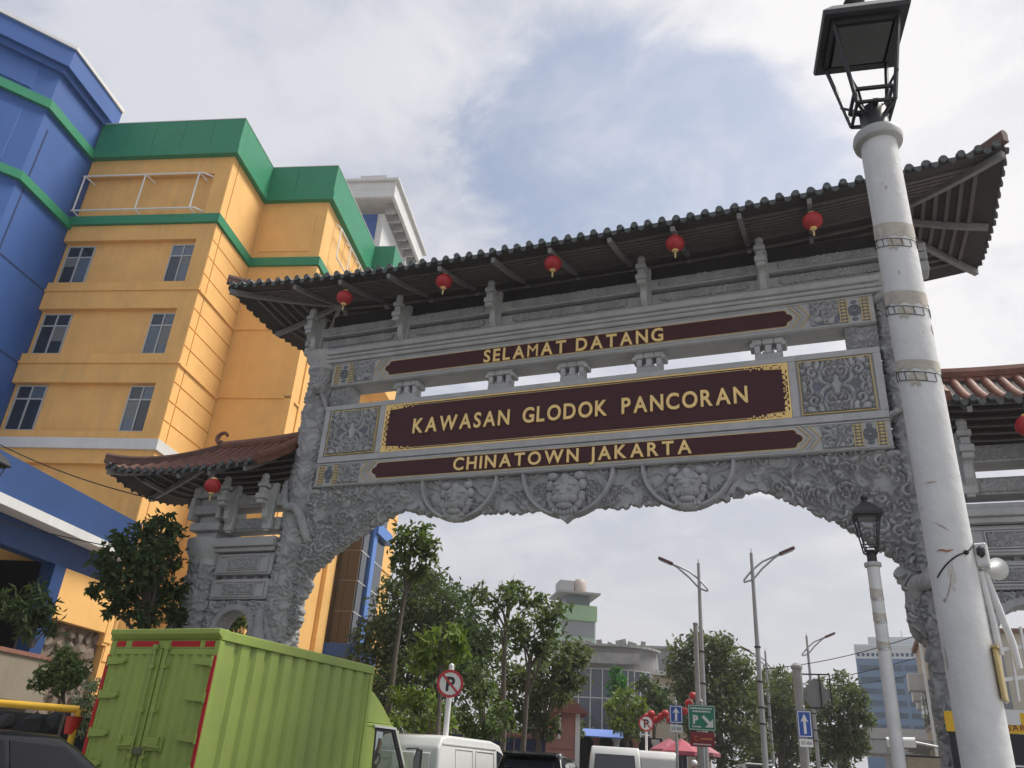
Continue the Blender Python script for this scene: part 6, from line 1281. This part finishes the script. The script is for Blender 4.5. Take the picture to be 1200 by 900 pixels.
# ------------------------------------------------------------------ lower left: rail, rock wall, pots
t = thing('yellow_rail', 'yellow tubular rail along the rock wall at lower left', 'rail', (-12.2, 8.85, 0)); d_ = Vector((2.0, 1.75, 0)); a = Vector((-1.2, -1.35, 1.93)); c = Vector((1.20, 1.15, 1.93)); b = MB(); b.tube([a, c], .055, 10); b.build('rail', mat('yellow_gate_paint', (.72, .42, .03), .6), t, smooth=True); 
for q in (a, c): MB().tube([q-Vector((0, 0, 1.93)), q], .05, 8).build('post', mat('yellow_gate_paint', (.72, .42, .03), .6), t)
t = thing('rock_wall', 'dark rough rock wall under the yellow rail at lower left', 'wall', (-13.2, 12.2, 0), rad(47)); rk = mat('black_rock', (.04, .04, .043), .9, .4, 2., .6, 14); MB().box(-3.2, 3.2, .1, .8, 0, 1.9).build('core', rk, t); r = random.Random(8)
for i in range(15):
    for j in range(5):
        s = MB(); s.ball((-3+.43*i+.2*(j % 2)+r.uniform(-.08, .08), .08, .22+.38*j+r.uniform(-.05, .05)), (r.uniform(.2, .28), r.uniform(.1, .2), r.uniform(.17, .23)), 1, Matrix.Rotation(r.uniform(0, 6), 3, 'Y')); s.v = [(p[0]+r.uniform(-.04, .04), p[1]+r.uniform(-.05, .05), p[2]+r.uniform(-.04, .04)) for p in s.v]; s.build('stone', rk, t, fix=False)
t = thing('red_bucket', 'red plastic pot hanging at the right end of the yellow rail', 'pot', (-11.05, 10.0, 1.58)); b = MB(); b.lathe([(.09, 0), (.12, .24), (.13, .25), (.115, .25), (.085, .02)], n=18); b.build('pot', mat('red_plastic', (.5, .03, .02), .4), t, smooth=True); b = MB(); b.tube([(.12*math.cos(a), 0, .25+.16*math.sin(a)) for a in np.linspace(0, PI, 9)], .006, 5); b.build('handle', DKMETAL, t)

# ------------------------------------------------------------------ people seen in the traffic
J, E = sitting('up'); person('driver of the green truck, forearm raised beside the cab window', tuple(Matrix.Rotation(TA, 3, 'Z') @ Vector((.50, 4.60, 1.22))+Vector((-9.345, 9.68, 0))), TA, J, E, CLOTH_D)
ORV = mat('orange_vest', (.60, .12, .04), .8, .1, 6.)
def rider(label, x, y, rz, cloth, helm):
    J, E = sitting(); person(label, (x, y, gz(y)+.86), rz, J, E, cloth, None, helm)
    t = thing('motorcycle', 'motorcycle ridden by the '+label.split(' riding')[0], 'motorcycle', onroad(x, y), rz)
    for yy in (-.5, .75): wheel(t, 0, yy, .29, .1)
    b = MB(); b.prism([(-.75, .70), (-.2, .78), (.15, .66), (.3, .4), (.55, .95), (.62, .95), (.5, .35), (.1, .28), (-.4, .35)], lambda a, c, d: Vector((d, a, c)), -.11, .11); b.build('body', CARB, t, bevel=.03); b = MB(); b.tube([(-.33, .42, 1.05), (0, .52, .98), (.33, .42, 1.05)], .015, 6); b.build('handlebar', TRIM, t); MB().box(-.12, .12, -.6, .15, .74, .82).build('seat', RUBBER, t, bevel=.02)
rider('person in orange vest and dark helmet riding beside the white minivan', -7.6, 23.3, rad(12), ORV, mat('dark_helmet', (.03, .03, .035), .25)); rider('person in white helmet riding right of the second white van', -6.0, 36.0, rad(12), mat('grey_jacket', (.2, .2, .22), .8), SWHITE); rider('person in grey helmet riding below the green parking sign', -5.1, 33.0, rad(14), mat('blue_jacket', (.06, .08, .14), .8), mat('grey_helmet', (.4, .4, .42), .3))

# ------------------------------------------------------------------ overhead cables
def cable(label, a, c, sag, r=.012):
    a = Vector(a); c = Vector(c); b = MB(); P = []
    for k in range(25): f = k/24; p = a.lerp(c, f); p.z -= sag*4*f*(1-f); P.append(p-a)
    b.tube(P, r, 5); o = b.build('overhead_cable', RUBBER); o.location = a; tag(o, label, 'cable', 'overhead cables')
cable('cable crossing the yellow building low at left towards the side roof', (-24, 14, 10.0), (-16.0, 15.2, 7.2), .3, .016); cable('thin cable across the blue fascia at left', (-22, 10.5, 7.0), (-14.0, 15.0, 5.5), .25, .012)
cable('cable slanting down in front of the big dark tree', (-13.0, 22.0, 7.0), (-8.0, 24.2, 4.75), .1, .014)
cable('upper cable crossing behind the small lamp post', (-9, 50, 7.6), (5, 40, 8.6), .9, .02); cable('lower cable crossing behind the small lamp post', (-9, 52, 6.6), (5, 38, 7.4), .7, .018)
cable('second lower cable running to the shophouses on the right', (-3.5, 50, 6.9), (4.6, 36, 6.4), .5, .016)

# ------------------------------------------------------------------ humid city air
hz = MB().box(-4100, 4100, -260, 4100, -1.2, 62).build('haze', None); hz['kind'] = 'stuff'
hm = bpy.data.materials.new('humid_air'); hm.use_nodes = True; ht = hm.node_tree; ht.nodes.clear()
ho = ht.nodes.new('ShaderNodeOutputMaterial'); hv = ht.nodes.new('ShaderNodeVolumePrincipled'); hv.inputs['Color'].default_value = (.86, .88, .92, 1); hv.inputs['Density'].default_value = .0007; hv.inputs['Anisotropy'].default_value = .3
ht.links.new(hv.outputs[0], ho.inputs['Volume']); hz.data.materials.append(hm)
